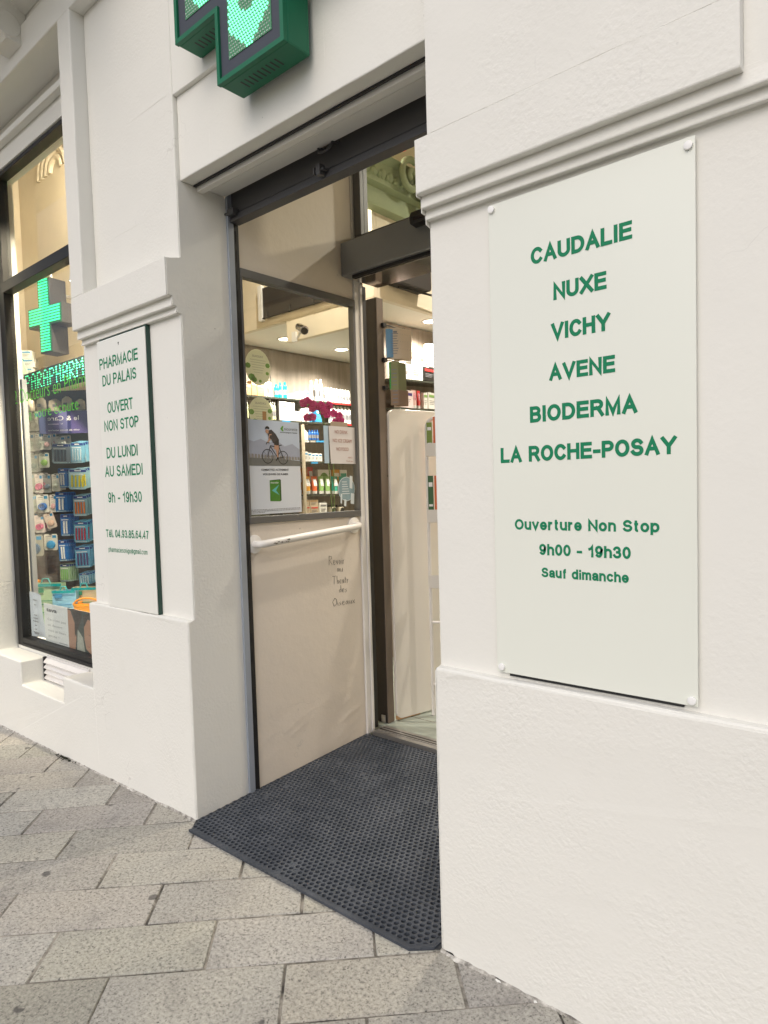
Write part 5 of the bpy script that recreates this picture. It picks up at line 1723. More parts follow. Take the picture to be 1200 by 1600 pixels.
for i, (z0, h_, colr, lab, u0, wd_) in enumerate(((1.535, .17, (.16, .24, .02), 'yellow green leaflet in the upper tray of the wire rack', .004, .03), (1.175, .24, (.03, .10, .03), 'dark green leaflet in the middle tray of the wire rack', .004, .03), (1.535, .20, (.62, .13, .03), 'orange leaflet in the upper tray of the wire rack', .04, .12), (1.175, .24, (.58, .12, .03), 'orange leaflet in the middle tray of the wire rack', .04, .12))):
    tl = thing('leaflet', lab, 'leaflet', (0, 0, 0))
    k = MB(); k.obox(A + dd * u0 + nn_ * .028 + Vector((0, 0, z0)), dd * wd_, nn_ * .004, (0, 0, h_)); k.build('sheet', C_('leaflet%d' % i, colr, .35), tl, bevel=.0006)
    k = MB(); k.obox(A + dd * (u0 + wd_ * .15) + nn_ * .0322 + Vector((0, 0, z0 + h_ * .75)), dd * wd_ * .7, nn_ * .0006, (0, 0, h_ * .1)); k.obox(A + dd * (u0 + wd_ * .15) + nn_ * .0322 + Vector((0, 0, z0 + h_ * .3)), dd * wd_ * .7, nn_ * .0006, (0, 0, h_ * .05)); k.build('print', M['paper'], tl)
im = MB(); im.box(-.86, .2, 1.22, 1.62, .0715, .078)
tag(im.build('floor_mat', M['black'], None, bevel=.002), 'black flat mat on the shop floor behind the threshold', 'mat')

# ------- camera, speaker, lights, orchid
cm = thing('security_camera', 'small silver bullet security camera under the shop ceiling recess', 'camera', (-2.40, 1.79, 2.5))
k = MB(); d0 = Vector((.80, -.42, -.38)).normalized(); c0 = Vector((-2.43, 1.75, 2.512))
k.tube([c0, c0 + d0 * .02, c0 + d0 * .13], .028, 14); k.tube([c0 + d0 * .10 + Vector((0, 0, .005)), c0 + d0 * .155 + Vector((0, 0, .005))], .031, 14)
k.build('housing', M['polished'], cm, smooth=True)
k = MB(); k.tube([c0 + d0 * .156, c0 + d0 * .158], .024, 14); k.build('lens', M['black'], cm, smooth=True)
k = MB(); k.tube([c0 + d0 * .04, c0 + d0 * .04 + Vector((-.03, .02, -.03)), Vector((-2.50, 1.80, 2.462))], .008, 8); k.box(-2.545, -2.505, 1.78, 1.799, 2.43, 2.50); k.build('bracket', M['whitemetal'], cm, smooth=True)
spk = thing('wall_speaker', 'black rounded box speaker fixed on the cream bulkhead', 'speaker', (-1.7, 2.2, 2.75))
k = MB(); k.prism([(-1.7595, 2.10 + x, 2.77 + z) for x, z in rounded(.36, .15, .03, 5)], 0, (.11, 0, 0)); k.build('case', M['darkbox'], spk, bevel=.006)
k = MB(); k.tube([(-1.70, 1.98, 2.68), (-1.66, 2.5, 2.69)], .008, 8); k.build('bracket', M['black'], spk)

def downlight(x, y, z, label, power, vis=True, grp='ceiling downlights in the shop'):
    t = thing('ceiling_light', label, 'light', (x, y, z), grp)
    k = MB(); k.lathe([(.075, z - .001), (.078, z - .006), (.062, z - .008), (.056, z - .002)], (x, y, 0), 20, caps=False); k.build('rim', M['whitemetal'], t, smooth=True)
    k = MB(); k.lathe([(.001, z - .0035), (.056, z - .003)], (x, y, 0), 20, caps=False); k.build('bulb', M['bulb'], t)
    ld = D.lights.new('downlight', 'SPOT'); ld.energy = power; ld.spot_size = R(150); ld.spot_blend = .8; ld.shadow_soft_size = .05; ld.color = (1.0, .90, .76)
    lo = D.objects.new('lamp', ld); COL.objects.link(lo); lo.location = (0, 0, -.02); lo.parent = t
    return t
PW = 140
downlight(-3.214 + .15, 2.181, 2.60, 'round ceiling downlight nearest the upper oval card', PW)
downlight(-3.17 + .12, 2.816, 2.60, 'round ceiling downlight beyond the security camera above the white bottles', PW)
downlight(-1.90, 2.60, 2.60, 'round ceiling downlight glowing above the open doorway shelves', PW)
downlight(-3.0, 3.8, 2.60, 'unseen ceiling downlight added at the back of the shop', PW)  # extra lamp out of view, added to brighten the shop
downlight(-0.5, 2.6, 3.85, 'unseen ceiling downlight added in the high ceiling', 260)  # added out of view to light the upper front of the shop
downlight(-1.95, 1.30, 3.85, 'unseen ceiling downlight added above the orchid', 190)  # added out of view to light the oval cards and orchid
downlight(0.9, 3.4, 3.85, 'unseen ceiling downlight added in the high ceiling near the back wall', 260)  # another out-of-view lamp added for more light indoors

orc = thing('orchid', 'potted orchid with dark magenta flowers behind the side glass', 'plant', (-2.0, 1.55, 1.0))
MAG = card_glow('petal_magenta', (.36, .008, .13)); STEM = C_('stem_green', (.08, .14, .03), .5)
rn = random.Random(9)
fl_ = [(1.39, 1.905), (1.43, 1.92), (1.47, 1.905), (1.45, 1.875), (1.50, 1.885), (1.53, 1.90), (1.55, 1.86), (1.60, 1.885), (1.615, 1.905), (1.585, 1.845), (1.66, 1.855), (1.69, 1.84), (1.46, 1.82), (1.43, 1.815), (1.665, 1.80), (1.70, 1.81)]
k = MB()
for (y, z) in fl_:
    c = Vector((-2.0 + rn.uniform(-.02, .02), y - .02, z))
    fwd = Vector((.75, -.62, .1)).normalized(); e1 = fwd.cross(Vector((0, 0, 1))).normalized(); e2 = e1.cross(fwd)
    for q in range(5):
        a = q * 2 * math.pi / 5 + rn.uniform(-.2, .2) + 1.57
        L = rn.uniform(.024, .031); wq = .016
        d_ = e1 * math.cos(a) + e2 * math.sin(a); s_ = e1 * -math.sin(a) + e2 * math.cos(a)
        k.add([c, c + d_ * L * .5 + s_ * wq + fwd * .004, c + d_ * L + s_ * wq * .5 + fwd * .001, c + d_ * L - s_ * wq * .5 + fwd * .001, c + d_ * L * .5 - s_ * wq + fwd * .004], [(0, 1, 2, 3, 4)])
    k.lathe([(.001, -.006), (.006, 0), (.001, .006)], c + fwd * .006, 6)
k.build('flowers', MAG, orc)
k = MB()
k.tube([(-2.0, 1.60, 1.10), (-2.02, 1.60, 1.45), (-2.01, 1.57, 1.75), (-2.0, 1.50, 1.88), (-2.0, 1.38, 1.90)], .004, 6)
k.tube([(-2.0, 1.61, 1.10), (-2.01, 1.63, 1.5), (-2.0, 1.64, 1.78), (-2.0, 1.69, 1.82)], .004, 6)
k.build('stem', STEM, orc, smooth=True)
k = MB()
for q in range(6):
    a = q * 1.05
    b0 = Vector((-2.0, 1.6, 1.10)); dr = Vector((math.cos(a), math.sin(a), 0)); sd_ = Vector((-math.sin(a), math.cos(a), 0))
    k.add([b0, b0 + dr * .08 + sd_ * .025 + Vector((0, 0, .07)), b0 + dr * .16 + Vector((0, 0, .05)), b0 + dr * .08 - sd_ * .025 + Vector((0, 0, .07))], [(0, 1, 2, 3)])
k.build('leaves', C_('leaf_green', (.04, .11, .03), .4), orc)
k = MB(); k.lathe([(.045, .98), (.065, 1.10), (.060, 1.10), (.055, 1.085)], (-2.0, 1.6, 0), 16); k.build('pot', M['whitemetal'], orc, smooth=True)
ped = thing('plant_stand', 'white square stand carrying the orchid pot', 'stand', (-2.0, 1.6, .07))
k = MB(); k.box(-2.15, -1.85, 1.45, 1.75, .95, .979); k.build('top', M['whitemetal'], ped, bevel=.004)
k = MB(); k.box(-2.10, -1.90, 1.50, 1.70, .072, .9495); k.build('column', M['whitemetal'], ped, bevel=.004)
# ================================================================== SHOP WINDOW DISPLAY
O0 = Vector((-3.5877, .4906, 0))
def PB(u, z, n=0.0):
    return O0 + UU * u + NN * n + Vector((0, 0, z))
def AL(u, n):
    """sideways place along the display row of a thing standing n in front of (-) or behind (+) the peg panel"""
    return u * (1 + n / 4.6) - .4927 * n
pbd = thing('peg_panel', 'dark grey peg display panel standing in the shop window', 'panel', (-3.5877, .49, .47))
k = MB(); k.obox(PB(-.30, .47, .05), UU * .72, NN * .012, (0, 0, 1.62)); k.build('panel', C_('panel_grey', (.13, .115, .10), .6), pbd)
k = MB(); k.obox(PB(-.30, .47, .03), UU * .10, NN * .012, (0, 0, .45)); k.build('side_strip', C_('strip_beige', (.42, .38, .31), .6), pbd)

def blister(kind, w, h):
    names = dict(
     base=dict(round=(.62, .58, .50), heart=(.62, .58, .50), plain=(.76, .74, .70), pinkdot=(.76, .72, .70), grey=(.36, .37, .33), green=(.78, .80, .72), pink=(.74, .66, .65), greyb=(.40, .42, .44), bluep=(.74, .73, .70), rose=(.74, .62, .55), bluew=(.70, .68, .62), hang=(.40, .39, .34)))
    t = thing('blister_pack', 'x', 'blister pack', (0, 0, 0))
    toothbrush = kind.startswith('tb') or kind == 'tgr'
    base = C_('card_' + kind, names['base'].get(kind, (.03, .22, .52)) if not toothbrush else {'tbg': (.22, .27, .33), 'tbl': (.18, .42, .58), 'tbb': (.02, .16, .48), 'tby': (.35, .58, .66), 'tbo': (.20, .36, .42), 'tbr': (.10, .40, .56), 'tbp': (.12, .38, .58), 'tgr': (.36, .50, .34)}[kind], .3, var=.12, vscale=30)
    mb = MB()
    mb.prism([(x, 0, z) for x, z in rounded(w, h, min(w, h) * .14)][::-1], 0, (0, .0012, 0))
    mb.build('card', base, t)
    if not toothbrush:
        mb = MB(); mb.box(w * .12, w * .40, -.0008, -.0001, h * .26, h * .42, LBLUE)
        mb.box(-w * .36, w * .02, -.0008, -.0001, h * .33, h * .36, GREY); mb.box(-w * .36, w * .08, -.0008, -.0001, h * .24, h * .26, C_('print_pale', (.5, .5, .42)))
        mb.build('print', None, t)
        con = {'round': (.74, .70, .58), 'heart': (.74, .68, .60), 'pinkdot': (.74, .45, .48), 'grey': (.22, .26, .25), 'green': (.36, .60, .16), 'pink': (.66, .13, .28), 'greyb': (.20, .26, .36), 'bluep': (.05, .16, .48), 'rose': (.74, .50, .42), 'bluew': (.05, .30, .62), 'hang': (.07, .13, .24)}.get(kind, (.60, .62, .58))
        cm_ = C_('content_' + kind, con, .25)
        mb = MB()
        mb.lathe([(w * .02, -h * .012), (w * .30, -h * .006), (w * .34, 0)], (0, 0, 0), 14)
        vs = [(x, -.002 - abs(z) * 1.0 if False else -.001 - (.012 if i < 14 else (.008 if i < 28 else 0)), -h * .16 + y * .9) for i, (x, y, z) in enumerate(mb.v)]
        mb.v = vs
        if kind in ('round', 'heart', 'bluep', 'pink'):
            mb.tube([(w * .26 * math.cos(q * .5236), -.016, -h * .17 + h * .15 * math.sin(q * .5236)) for q in range(12)], w * .06, 6, closed=True)
        mb.build('content', cm_, t, smooth=True)
        mb = MB()
        mb.lathe([(w * .40, 0), (w * .38, .6), (w * .25, .85), (w * .02, 1)], (0, 0, 0), 16)
        mb.v = [(x, -.0008 - z * .022, -h * .16 + y * 1.0 * (h * .30 / (w * .40))) for x, y, z in mb.v]
        mb.build('blister', M['glass'], t, smooth=True)
    else:
        mb = MB(); mb.box(-w * .46, w * .46, -.0012, -.0002, h * .34, h * .46, C_('card_navy', (.01, .04, .22), .3))
        mb.box(-w * .18, w * .18, -.0022, -.0012, h * .385, h * .425, M['paper'])
        mb.box(-w * .40, w * .30, -.0012, -.0002, h * .22, h * .26, M['paper']); mb.box(-w * .40, w * .40, -.0012, -.0002, -h * .48, -h * .43, C_('pale_blue', (.45, .6, .66)))
        mb.build('print', None, t)
        colr = {'tby': (.75, .62, .02), 'tbo': (.70, .20, .05), 'tbr': (.45, .03, .06), 'tbp': (.10, .07, .22), 'tbl': (.55, .68, .75), 'tbg': (.08, .10, .15), 'tgr': (.20, .48, .12)}.get(kind, (.78, .80, .80))
        n_ = 2 if kind == 'tbb' else 4
        mb = MB()
        for q in range(n_):
            x = (q - (n_ - 1) / 2) * w * (.26 if n_ == 2 else .2)
            mb.tube([(x, -.006, -h * .38), (x, -.007, -h * .1), (x, -.006, h * .02), (x, -.006, h * .18)], w * (.085 if n_ == 2 else .05), 6)
        mb.build('content', C_('brush_' + kind, colr, .3), t, smooth=True)
    mb = MB(); mb.tube([(-w * .12, -.0010, h * .45), (0, -.0014, h * .475), (w * .12, -.0010, h * .45)], .0022, 5); mb.build('hang_hole', BLK, t)
    return t
PK = [
('round', -0.193, 1.878, 0.066, 0.126),
('heart', -0.114, 1.876, 0.083, 0.126),
('plain', -0.216, 1.739, 0.044, 0.126),
('plain', -0.146, 1.735, 0.061, 0.122),
('plain', -0.086, 1.74, 0.048, 0.118),
('pinkdot', -0.029, 1.736, 0.057, 0.105),
('plain', 0.058, 1.725, 0.083, 0.096),
('plain', -0.197, 1.599, 0.061, 0.127),
('grey', -0.129, 1.595, 0.057, 0.122),
('green', -0.056, 1.612, 0.07, 0.101),
('grey', -0.183, 1.456, 0.088, 0.123),
('pink', -0.102, 1.454, 0.057, 0.131),
('greyb', -0.043, 1.454, 0.053, 0.127),
('plain', 0.015, 1.457, 0.053, 0.118),
('pink', -0.208, 1.327, 0.053, 0.119),
('grey', -0.158, 1.317, 0.04, 0.119),
('bluep', -0.081, 1.317, 0.088, 0.123),
('pinkdot', -0.01, 1.317, 0.044, 0.119),
('plain', -0.192, 1.185, 0.075, 0.128),
('pink', -0.11, 1.179, 0.07, 0.119),
('rose', -0.036, 1.201, 0.066, 0.106),
('bluew', -0.04, 1.053, 0.093, 0.111),
('hang', -0.154, 1.034, 0.124, 0.146),
('tbg', 0.058, 1.653, 0.118, 0.135),
('tbl', 0.173, 1.656, 0.092, 0.14),
('tbb', 0.065, 1.488, 0.062, 0.131),
('tby', 0.168, 1.477, 0.119, 0.14),
('tbb', 0.047, 1.324, 0.079, 0.136),
('tbo', 0.176, 1.296, 0.101, 0.141),
('tbb', 0.068, 1.167, 0.066, 0.15),
('tbr', 0.171, 1.117, 0.101, 0.146),
('tbb', 0.041, 0.993, 0.057, 0.146),
('tbp', 0.175, 0.945, 0.102, 0.146),
('tgr', 0.046, 0.839, 0.066, 0.124),
('tbl', 0.181, 0.795, 0.075, 0.08)]
names_b = {'round': 'blister pack with a round cream soother under the green lettering', 'heart': 'blister pack with a heart shaped soother under the green lettering', 'green': 'white pack with a bright green content', 'bluep': 'white pack with a dark blue soother',
 'rose': 'tilted pinkish pack hanging above the white and blue one', 'bluew': 'white and blue pack below the tilted pinkish one', 'hang': 'large translucent grey pack with dark blue content', 'tbg': 'grey blue pack of dark brushes under the purple banner', 'tby': 'pale blue pack with yellow brushes', 'tbo': 'blue pack with orange brushes',
 'tbr': 'blue pack with dark red brushes', 'tbp': 'blue pack with purple brushes', 'tgr': 'pale green pack below the deep blue packs'}
grp_b = {'plain': ('white blister pack with a small blue mark on the peg panel', 'white blister packs in the window'), 'pinkdot': ('white blister pack with a pale pink content', 'pale pink blister packs in the window'), 'grey': ('grey translucent blister pack among the white ones', 'grey blister packs in the window'),
 'pink': ('blister pack with a deep pink content', 'deep pink blister packs in the window'), 'greyb': ('grey blue blister pack beside a deep pink one', None), 'tbb': ('narrow deep blue pack with two white brush heads', 'deep blue packs in the window'), 'tbl': ('light blue pack with white brushes beside the grey blue or purple packs', 'light blue packs in the window')}
_bp = {}
rn = random.Random(21)
for i, (kind, u, z, w_, h_) in enumerate(PK):
    n_ = -.02 - .03 * rn.random() if not kind.startswith('tb') else -.045
    if kind == 'plain' and u > .03: n_ = 0.0
    lab, grp = grp_b.get(kind, (names_b.get(kind), None))
    u = AL(u, n_)
    loc = PB(u, z, n_)
    rz = ROTP + rn.uniform(-.10, .10)
    if kind not in _bp:
        _bp[kind] = (blister(kind, w_, h_), w_, h_)
        o = _bp[kind][0]
        o.location = loc
        o['label'] = lab
        if grp: o['group'] = grp
    else:
        pr, pw_, ph_ = _bp[kind]
        o = dup(pr, loc, None, lab, grp, (w_ / pw_, 1, h_ / ph_))
    tilt = {'rose': -.28, 'pink': .0}.get(kind, rn.uniform(-.05, .05))
    if kind == 'pink' and z < 1.35 and z > 1.25: tilt = -.12
    o.rotation_euler = (0, tilt, rz)
    # packs hanging behind the first one on the same hook (toothbrush columns show them stacked)
    k = MB(); a_ = PB(u, z + h_ * .46, n_ - .006); k.tube([a_, PB(u, z + h_ * .46, .05)], .0025, 5); k.build('peg_hook', BLK, pbd)
    if kind in ('plain', 'grey', 'pink', 'pinkdot', 'tbl', 'tbo', 'tbr', 'tbp', 'tby'):
        white = kind[:2] != 'tb'
        for q in range(1, 4 if not white else 3):
            c = dup(_bp[kind][0], loc + UU * (.010 if not white else .006 * q) * q + NN * .013 * q + Vector((0, 0, .004 * q)), None, {'plain': 'white blister pack hung behind another white one', 'grey': 'grey blister pack hung behind another grey one', 'pink': 'blister pack with deep pink content hung behind its twin', 'pinkdot': 'pale pink blister pack hung behind its twin', 'tbl': 'light blue pack hung behind its twin', 'tbo': 'pack with orange brushes hung behind its twin', 'tbr': 'pack with dark red brushes hung behind its twin', 'tbp': 'pack with purple brushes hung behind its twin', 'tby': 'pack with yellow brushes hung behind its twin'}[kind], 'second row packs of kind ' + {'plain': 'white', 'grey': 'grey', 'pink': 'deep pink', 'pinkdot': 'pale pink', 'tbl': 'light blue', 'tbo': 'orange brush', 'tbr': 'red brush', 'tbp': 'purple brush', 'tby': 'yellow brush'}[kind], (w_ / _bp[kind][1], 1, h_ / _bp[kind][2]))
            c.rotation_euler = (0, rn.uniform(-.08, .08), rz + rn.uniform(-.1, .1))
    if kind in ('tbb', 'tbg', 'tgr'):
        for q in range(1, 5):
            c = dup(_bp[kind][0], loc + UU * .0085 * q + NN * .014 * q, None, ('deep blue pack hung behind the front one on the same hook' if kind == 'tbb' else 'grey blue pack hung behind the front one' if kind == 'tbg' else 'pale green pack hung behind the front one'), {'tbb': 'deep blue packs behind the front ones', 'tbg': 'grey blue packs behind the front one', 'tgr': 'pale green packs behind the front one'}[kind], (w_ / _bp[kind][1], 1, h_ / _bp[kind][2]))
            c.rotation_euler = (0, 0, ROTP)

# purple header banner, printed for the inside of the shop so its back reads mirrored
bn = thing('purple_banner', 'purple display header with mirrored white lettering in the window', 'banner', tuple(PB(.1, 1.86, -.05)))
k = MB(); k.obox(PB(-.052, 1.788, -.05), UU * .36, NN * .004, (0, 0, .150)); k.build('card', C_('banner_purple', (.075, .055, .19), .4), bn)
k = MB()
for u, w_, c in ((-.052, .045, (.11, .13, .30)), (.085, .055, (.13, .13, .30)), (.140, .025, (.02, .02, .11))):
    k.obox(PB(u, 1.788, -.0512), UU * w_, NN * .001, (0, 0, .150), C_('banner%d' % int(u * 1000), c, .4))
vw = Vector((0, 0, 1))
letters(k, 'le & Care', PB(.008, 1.876, -.0525), UU, vw, .212, .030, M['paper'], mirror=True)
letters(k, 'by', PB(.096, 1.850, -.0525), UU, vw, .014, .008, M['paper'], mirror=True)
k.obox(PB(.010, 1.848, -.0522), UU * .072, NN * .0005, (0, 0, .007), C_('print_lilac', (.35, .3, .45)))
letters(k, 'soin de votre sourire', PB(.010, 1.806, -.0525), UU, vw, .21, .010, M['paper'], mirror=True)
k.build('print', None, bn)

# shelf of bagged pads above the banner
sb = thing('window_shelf', 'narrow grey shelf behind the green lettering in the window', 'shelf', tuple(PB(.1, 1.945, 0)))
k = MB(); k.obox(PB(-.28, 1.936, -.03), UU * .62, NN * .16, (0, 0, .010)); k.build('board', C_('shelf_grey', (.30, .28, .27), .4), sb)
k = MB(); k.obox(PB(-.28, 1.78, .04), UU * .012, NN * .012, (0, 0, .155)); k.build('bracket', C_('shelf_grey', (.30, .28, .27), .4), sb)
for i in range(6):
    u = -.24 + i * .088
    labs = ('', 'cream padded bag with grey print on the window shelf')
    if i == 0:
        t = thing('padded_bag', labs[1], 'bag', (0, 0, 0), 'cream padded bags on the window shelf')
        mb = MB(); mb.lathe([(.020, 0), (.038, .012), (.041, .04), (.036, .075), (.012, .092)], n=12, sy=.5); mb.build('bag', C_('bag_cream', (.70, .62, .50), .4, var=.15, vscale=60), t, smooth=True)
        mb = MB(); mb.box(-.013, .013, -.024, -.0205, .03, .05); mb.build('print', GREY, t)
        pbg = t
        t.location = PB(u, 1.9465, .02); t.rotation_euler = (0, 0, ROTP)
    else:
        dup(pbg, PB(u, 1.9465, .02 + .008 * (i % 2)), ROTP + rn.uniform(-.4, .4), None, None, (1, 1, rn.uniform(.85, 1.08)))

# LED message sign
def led_text():
    t = thing('led_sign', 'long green scrolling LED message sign in the shop window', 'LED sign', (-3.1, .34, 2.04))
    x0, x1, z0, z1 = -3.56, -2.55, 2.045, 2.172
    mb = MB(); mb.box(x0, x1, .325, .40, z0, z1); mb.build('case', M['ledboard'], t, bevel=.003)
    F = {'P': ('1110', '1001', '1001', '1110', '1000', '1000', '1000'), 'H': ('1001', '1001', '1001', '1111', '1001', '1001', '1001'), 'A': ('0110', '1001', '1001', '1111', '1001', '1001', '1001'),
         'R': ('1110', '1001', '1001', '1110', '1100', '1010', '1001'), 'M': ('10001', '11011', '10101', '10101', '10001', '10001', '10001'), 'C': ('0111', '1000', '1000', '1000', '1000', '1000', '0111'), 'I': ('1', '1', '1', '1', '1', '1', '1'), 'E': ('1111', '1000', '1000', '1110', '1000', '1000', '1111')}
    cols = []
    for ch in 'PARAPHARMACIE':
        g = F[ch]
        for c in range(len(g[0])):
            cols.append([g[r][c] for r in range(7)])
        cols.append(['0'] * 7)
    on, off = MB(), MB()
    px_ = (x1 - x0 - .06) / 52
    for c in range(52):
        col = cols[c] if c < len(cols) else ['0'] * 7
        for r in range(7):
            x = x0 + .03 + c * px_; z = z1 - .018 - r * .0150
            k = on if col[r] == '1' else off
            s_ = .0050 if col[r] == '1' else .0022
            k.prism([(x - s_ * 1.35, .3247, z - s_ * .6), (x + s_ * 1.35, .3247, z - s_ * .6), (x, .3247, z + s_ * .9)], 0, (0, -.002, 0))
    on.build('lit_led', M['led2'], t)['kind'] = 'stuff'
    off.build('unlit_led', C_('led_dim', (.02, .10, .05), .3), t)['kind'] = 'stuff'
led_text()

# small hanging LED cross
def small_cross():
    t = thing('pharmacy_cross', 'small green LED pharmacy cross hanging inside the shop window', 'cross sign', (-3.50, .46, 2.56))
    hw, arm, arv = .066, .185, .245
    ang = R(10)
    u = Vector((math.cos(ang), math.sin(ang), 0)); n = Vector((-math.sin(ang), math.cos(ang), 0)); o = Vector((-3.535, .47, 2.575))
    def P(x, z, d=0): return o + u * x + Vector((0, 0, z)) + n * d
    def cr(h, ah, av): return [(-h, -av), (h, -av), (h, -h), (ah, -h), (ah, h), (h, h), (h, av), (-h, av), (-h, h), (-ah, h), (-ah, -h), (-h, -h)]
    mb = MB(); mb.prism([P(x, z, .12) for x, z in cr(hw, arm, arv)][::-1], 0, n * -.12); mb.build('case', M['casegrey'], t, bevel=.002)
    mb = MB(); mb.prism([P(x, z, -.0005) for x, z in cr(hw - .005, arm - .005, arv - .005)][::-1], 0, n * -.003); mb.build('screen', C_('led_green_board', (.0, .10, .04), .4), t)
    mb = MB()
    z = -arv + .012
    while z < arv - .006:
        half = (hw if abs(z) > hw - .004 else arm) - .016
        mb.prism([P(-half, z, -.004), P(half, z, -.004), P(half, z + .010, -.004), P(-half, z + .010, -.004)], 0, n * -.002)
        z += .0185
    mb.build('lit_bar', M['led2'], t)
    mb = MB()
    mb.tube([P(0, arv, .06), P(0, arv + .09, .06)], .012, 8)
    mb.prism([P(-.09, arv + .09, .03), P(.09, arv + .09, .03), P(.09, arv + .09, .09), P(-.09, arv + .09, .09)], 0, (0, 0, .006))
    mb.tube([P(0, arv - .08, .115), (-3.62, .931, 2.575 + arv - .08)], .012, 8)
    mb.build('hanger', M['alu'], t)
small_cross()

# cartons on top of the sign's shelf
ts = thing('window_shelf', 'beige shelf carrying white cartons above the LED sign', 'shelf', (-3.6, .62, 2.2))
k = MB(); k.box(-4.6, -2.4, .42, .78, 2.185, 2.20); k.build('board', C_('strip_beige', (.42, .38, .31), .6), ts)
k = MB(); k.box(-4.6, -2.4, .78, .80, 2.20, 2.47); k.build('backboard', C_('beige_back', (.50, .42, .29), .6), ts)
for i, (u, n_, z, w_, h_, lab) in enumerate(((-.115, .10, 2.2015, .075, .055, 'white carton at the bottom of the stack above the LED sign'), (-.112, .10, 2.258, .078, .060, 'white carton in the middle of the stack above the LED sign'), (-.125, .10, 2.320, .07, .055, 'white carton topmost of the stack above the LED sign'), (.02, .16, 2.2015, .07, .07, 'small white carton standing alone beside the stack above the LED sign'))):
    carton('carton', lab, 'box', w_, .07, h_, WH, LBLUE, tuple(PB(AL(u, n_), z, n_)), ROTP + (.1 * i - .1))
t = jar('jar', 'orange jar beside the white cartons above the LED sign', 'jar', .035, .045, OR, AMB, tuple(PB(-.03, 2.2015, .05)))
t = thing('gift_bag', 'pale green pyramid bag standing beside the white carton stack', 'bag', (0, 0, 0))
mb = MB(); mb.add([(-.06, -.03, 0), (.06, -.03, 0), (.06, .03, 0), (-.06, .03, 0), (-.01, 0, .11), (.01, 0, .11)], [(3, 2, 1, 0), (0, 1, 5, 4), (2, 3, 4, 5), (1, 2, 5), (3, 0, 4)]); mb.build('bag', C_('bag_palegreen', (.45, .55, .44), .35), t)
mb = MB(); mb.tube([(-.02, 0, .105), (0, 0, .125), (.02, 0, .105)], .004, 6); mb.build('tie', TEAL, t)
t.location = PB(-.21, 2.2015, .06); t.rotation_euler = (0, 0, ROTP)

# green vinyl lettering on the window pane
vl = thing('window_lettering', 'bright green vinyl lettering in two lines across the shop window', 'lettering', (-2.9, .186, 1.9))
for txt, x0, x1, z, cap in (('2 Docteurs en Pharmacie', -3.375, -2.20, 1.945, .083), ('à votre écoute', -3.165, -2.510, 1.832, .062)):
    k = MB(); letters(k, txt, (x0, .1862, z), (1, 0, 0), (0, 0, 1), x1 - x0, cap, bold=-.012); k.build('lettering', M['vinylgreen'], vl)

# bags, boxes and baskets on the display floor
def bag(label, u, z, w_, h_, n_, colr, tcol, txt=True, rz=0.0, d=.07):
    t = thing('gift_bag', label, 'bag', (0, 0, 0))
    mb = MB(); L = [(-w_ / 2, -d / 2, 0), (w_ / 2, -d / 2, 0), (w_ / 2, d / 2, 0), (-w_ / 2, d / 2, 0), (-w_ * .47, -d * .42, h_), (w_ * .49, -d * .40, h_ * .99), (w_ * .49, d * .40, h_ * .99), (-w_ * .47, d * .42, h_)]
    mb.add(L, [(3, 2, 1, 0), (0, 1, 5, 4), (1, 2, 6, 5), (2, 3, 7, 6), (3, 0, 4, 7)])
    mb.build('bag', C_(label[:24], colr, .35, var=.04), t)
    mb = MB(); mb.obox((-w_ * .36, -d / 2 - .001, h_ * .80), (w_ * .30, 0, 0), (0, -.001, 0), (0, 0, h_ * .10), tcol)
    mb.obox((-w_ * .48, -d / 2 - .001, h_ * .93), (w_ * .96, 0, 0), (0, -.001, 0), (0, 0, h_ * .065), TEAL)
    for i in range(3): mb.obox((-w_ * .3, -d / 2 - .001, h_ * (.6 - .08 * i) - (.1 * h_ if i == 2 else 0)), (w_ * (.62 - .1 * i), 0, 0), (0, -.001, 0), (0, 0, h_ * .022), tcol)
    mb.build('print', None, t)
    mb = MB(); mb.tube([(-w_ * .2, -d * .3, h_ * .96), (-w_ * .1, -d * .3, h_ * 1.10), (w_ * .06, -d * .3, h_ * 1.10), (w_ * .14, -d * .3, h_ * .96)], .0045, 6); mb.build('ribbon', C_('ribbon_turq', (.05, .42, .45), .35), t, smooth=True)
    t.location = PB(AL(u, n_), z, n_); t.rotation_euler = (0, 0, ROTP + rz)
GT = C_('print_green_dark', (.02, .22, .13), .4)
bag('pale green gift bag with small dark green print in the window', -.075, .49, .215, .298, -.15, (.40, .56, .36), GT)
bag('light blue gift box bag with a blue figure print in the window', .045, .50, .16, .245, -.20, (.22, .45, .62), C_('print_blue', (.05, .22, .42)))
bag('cream gift bag with a dark green label beside the light blue one', .185, .50, .17, .255, -.15, (.58, .52, .33), GT)
def basket(label, u, z, r, h_, n_):
    t = thing('basket', label, 'basket', (0, 0, 0))
    mb = MB(); mb.lathe([(r * .72, 0), (r * .95, h_ * .9), (r, h_ * .92), (r, h_), (r * .94, h_), (r * .90, h_ * .85), (r * .68, .01)], n=24, caps=False); mb.lathe([(.001, .004), (r * .7, .004)], n=24, caps=False)
    mb.build('bucket', C_('bucket_orange', (.82, .32, .01), .35), t, smooth=True)
    mb = MB(); mb.tube([(r * .97 * math.cos(a), 0, h_ * .93 + r * .45 * math.sin(a)) for a in [math.pi * q / 10 for q in range(11)]], .006, 6); mb.build('handle', C_('bucket_orange', (.82, .32, .01)), t, smooth=True)
    t.location = PB(AL(u, n_), z, n_); t.rotation_euler = (0, 0, ROTP)
basket('orange bucket standing in front of the cream gift bag', .185, .50, .085, .165, -.24)
basket('orange bucket half hidden behind the green bag', -.22, .60, .085, .19, -.04)
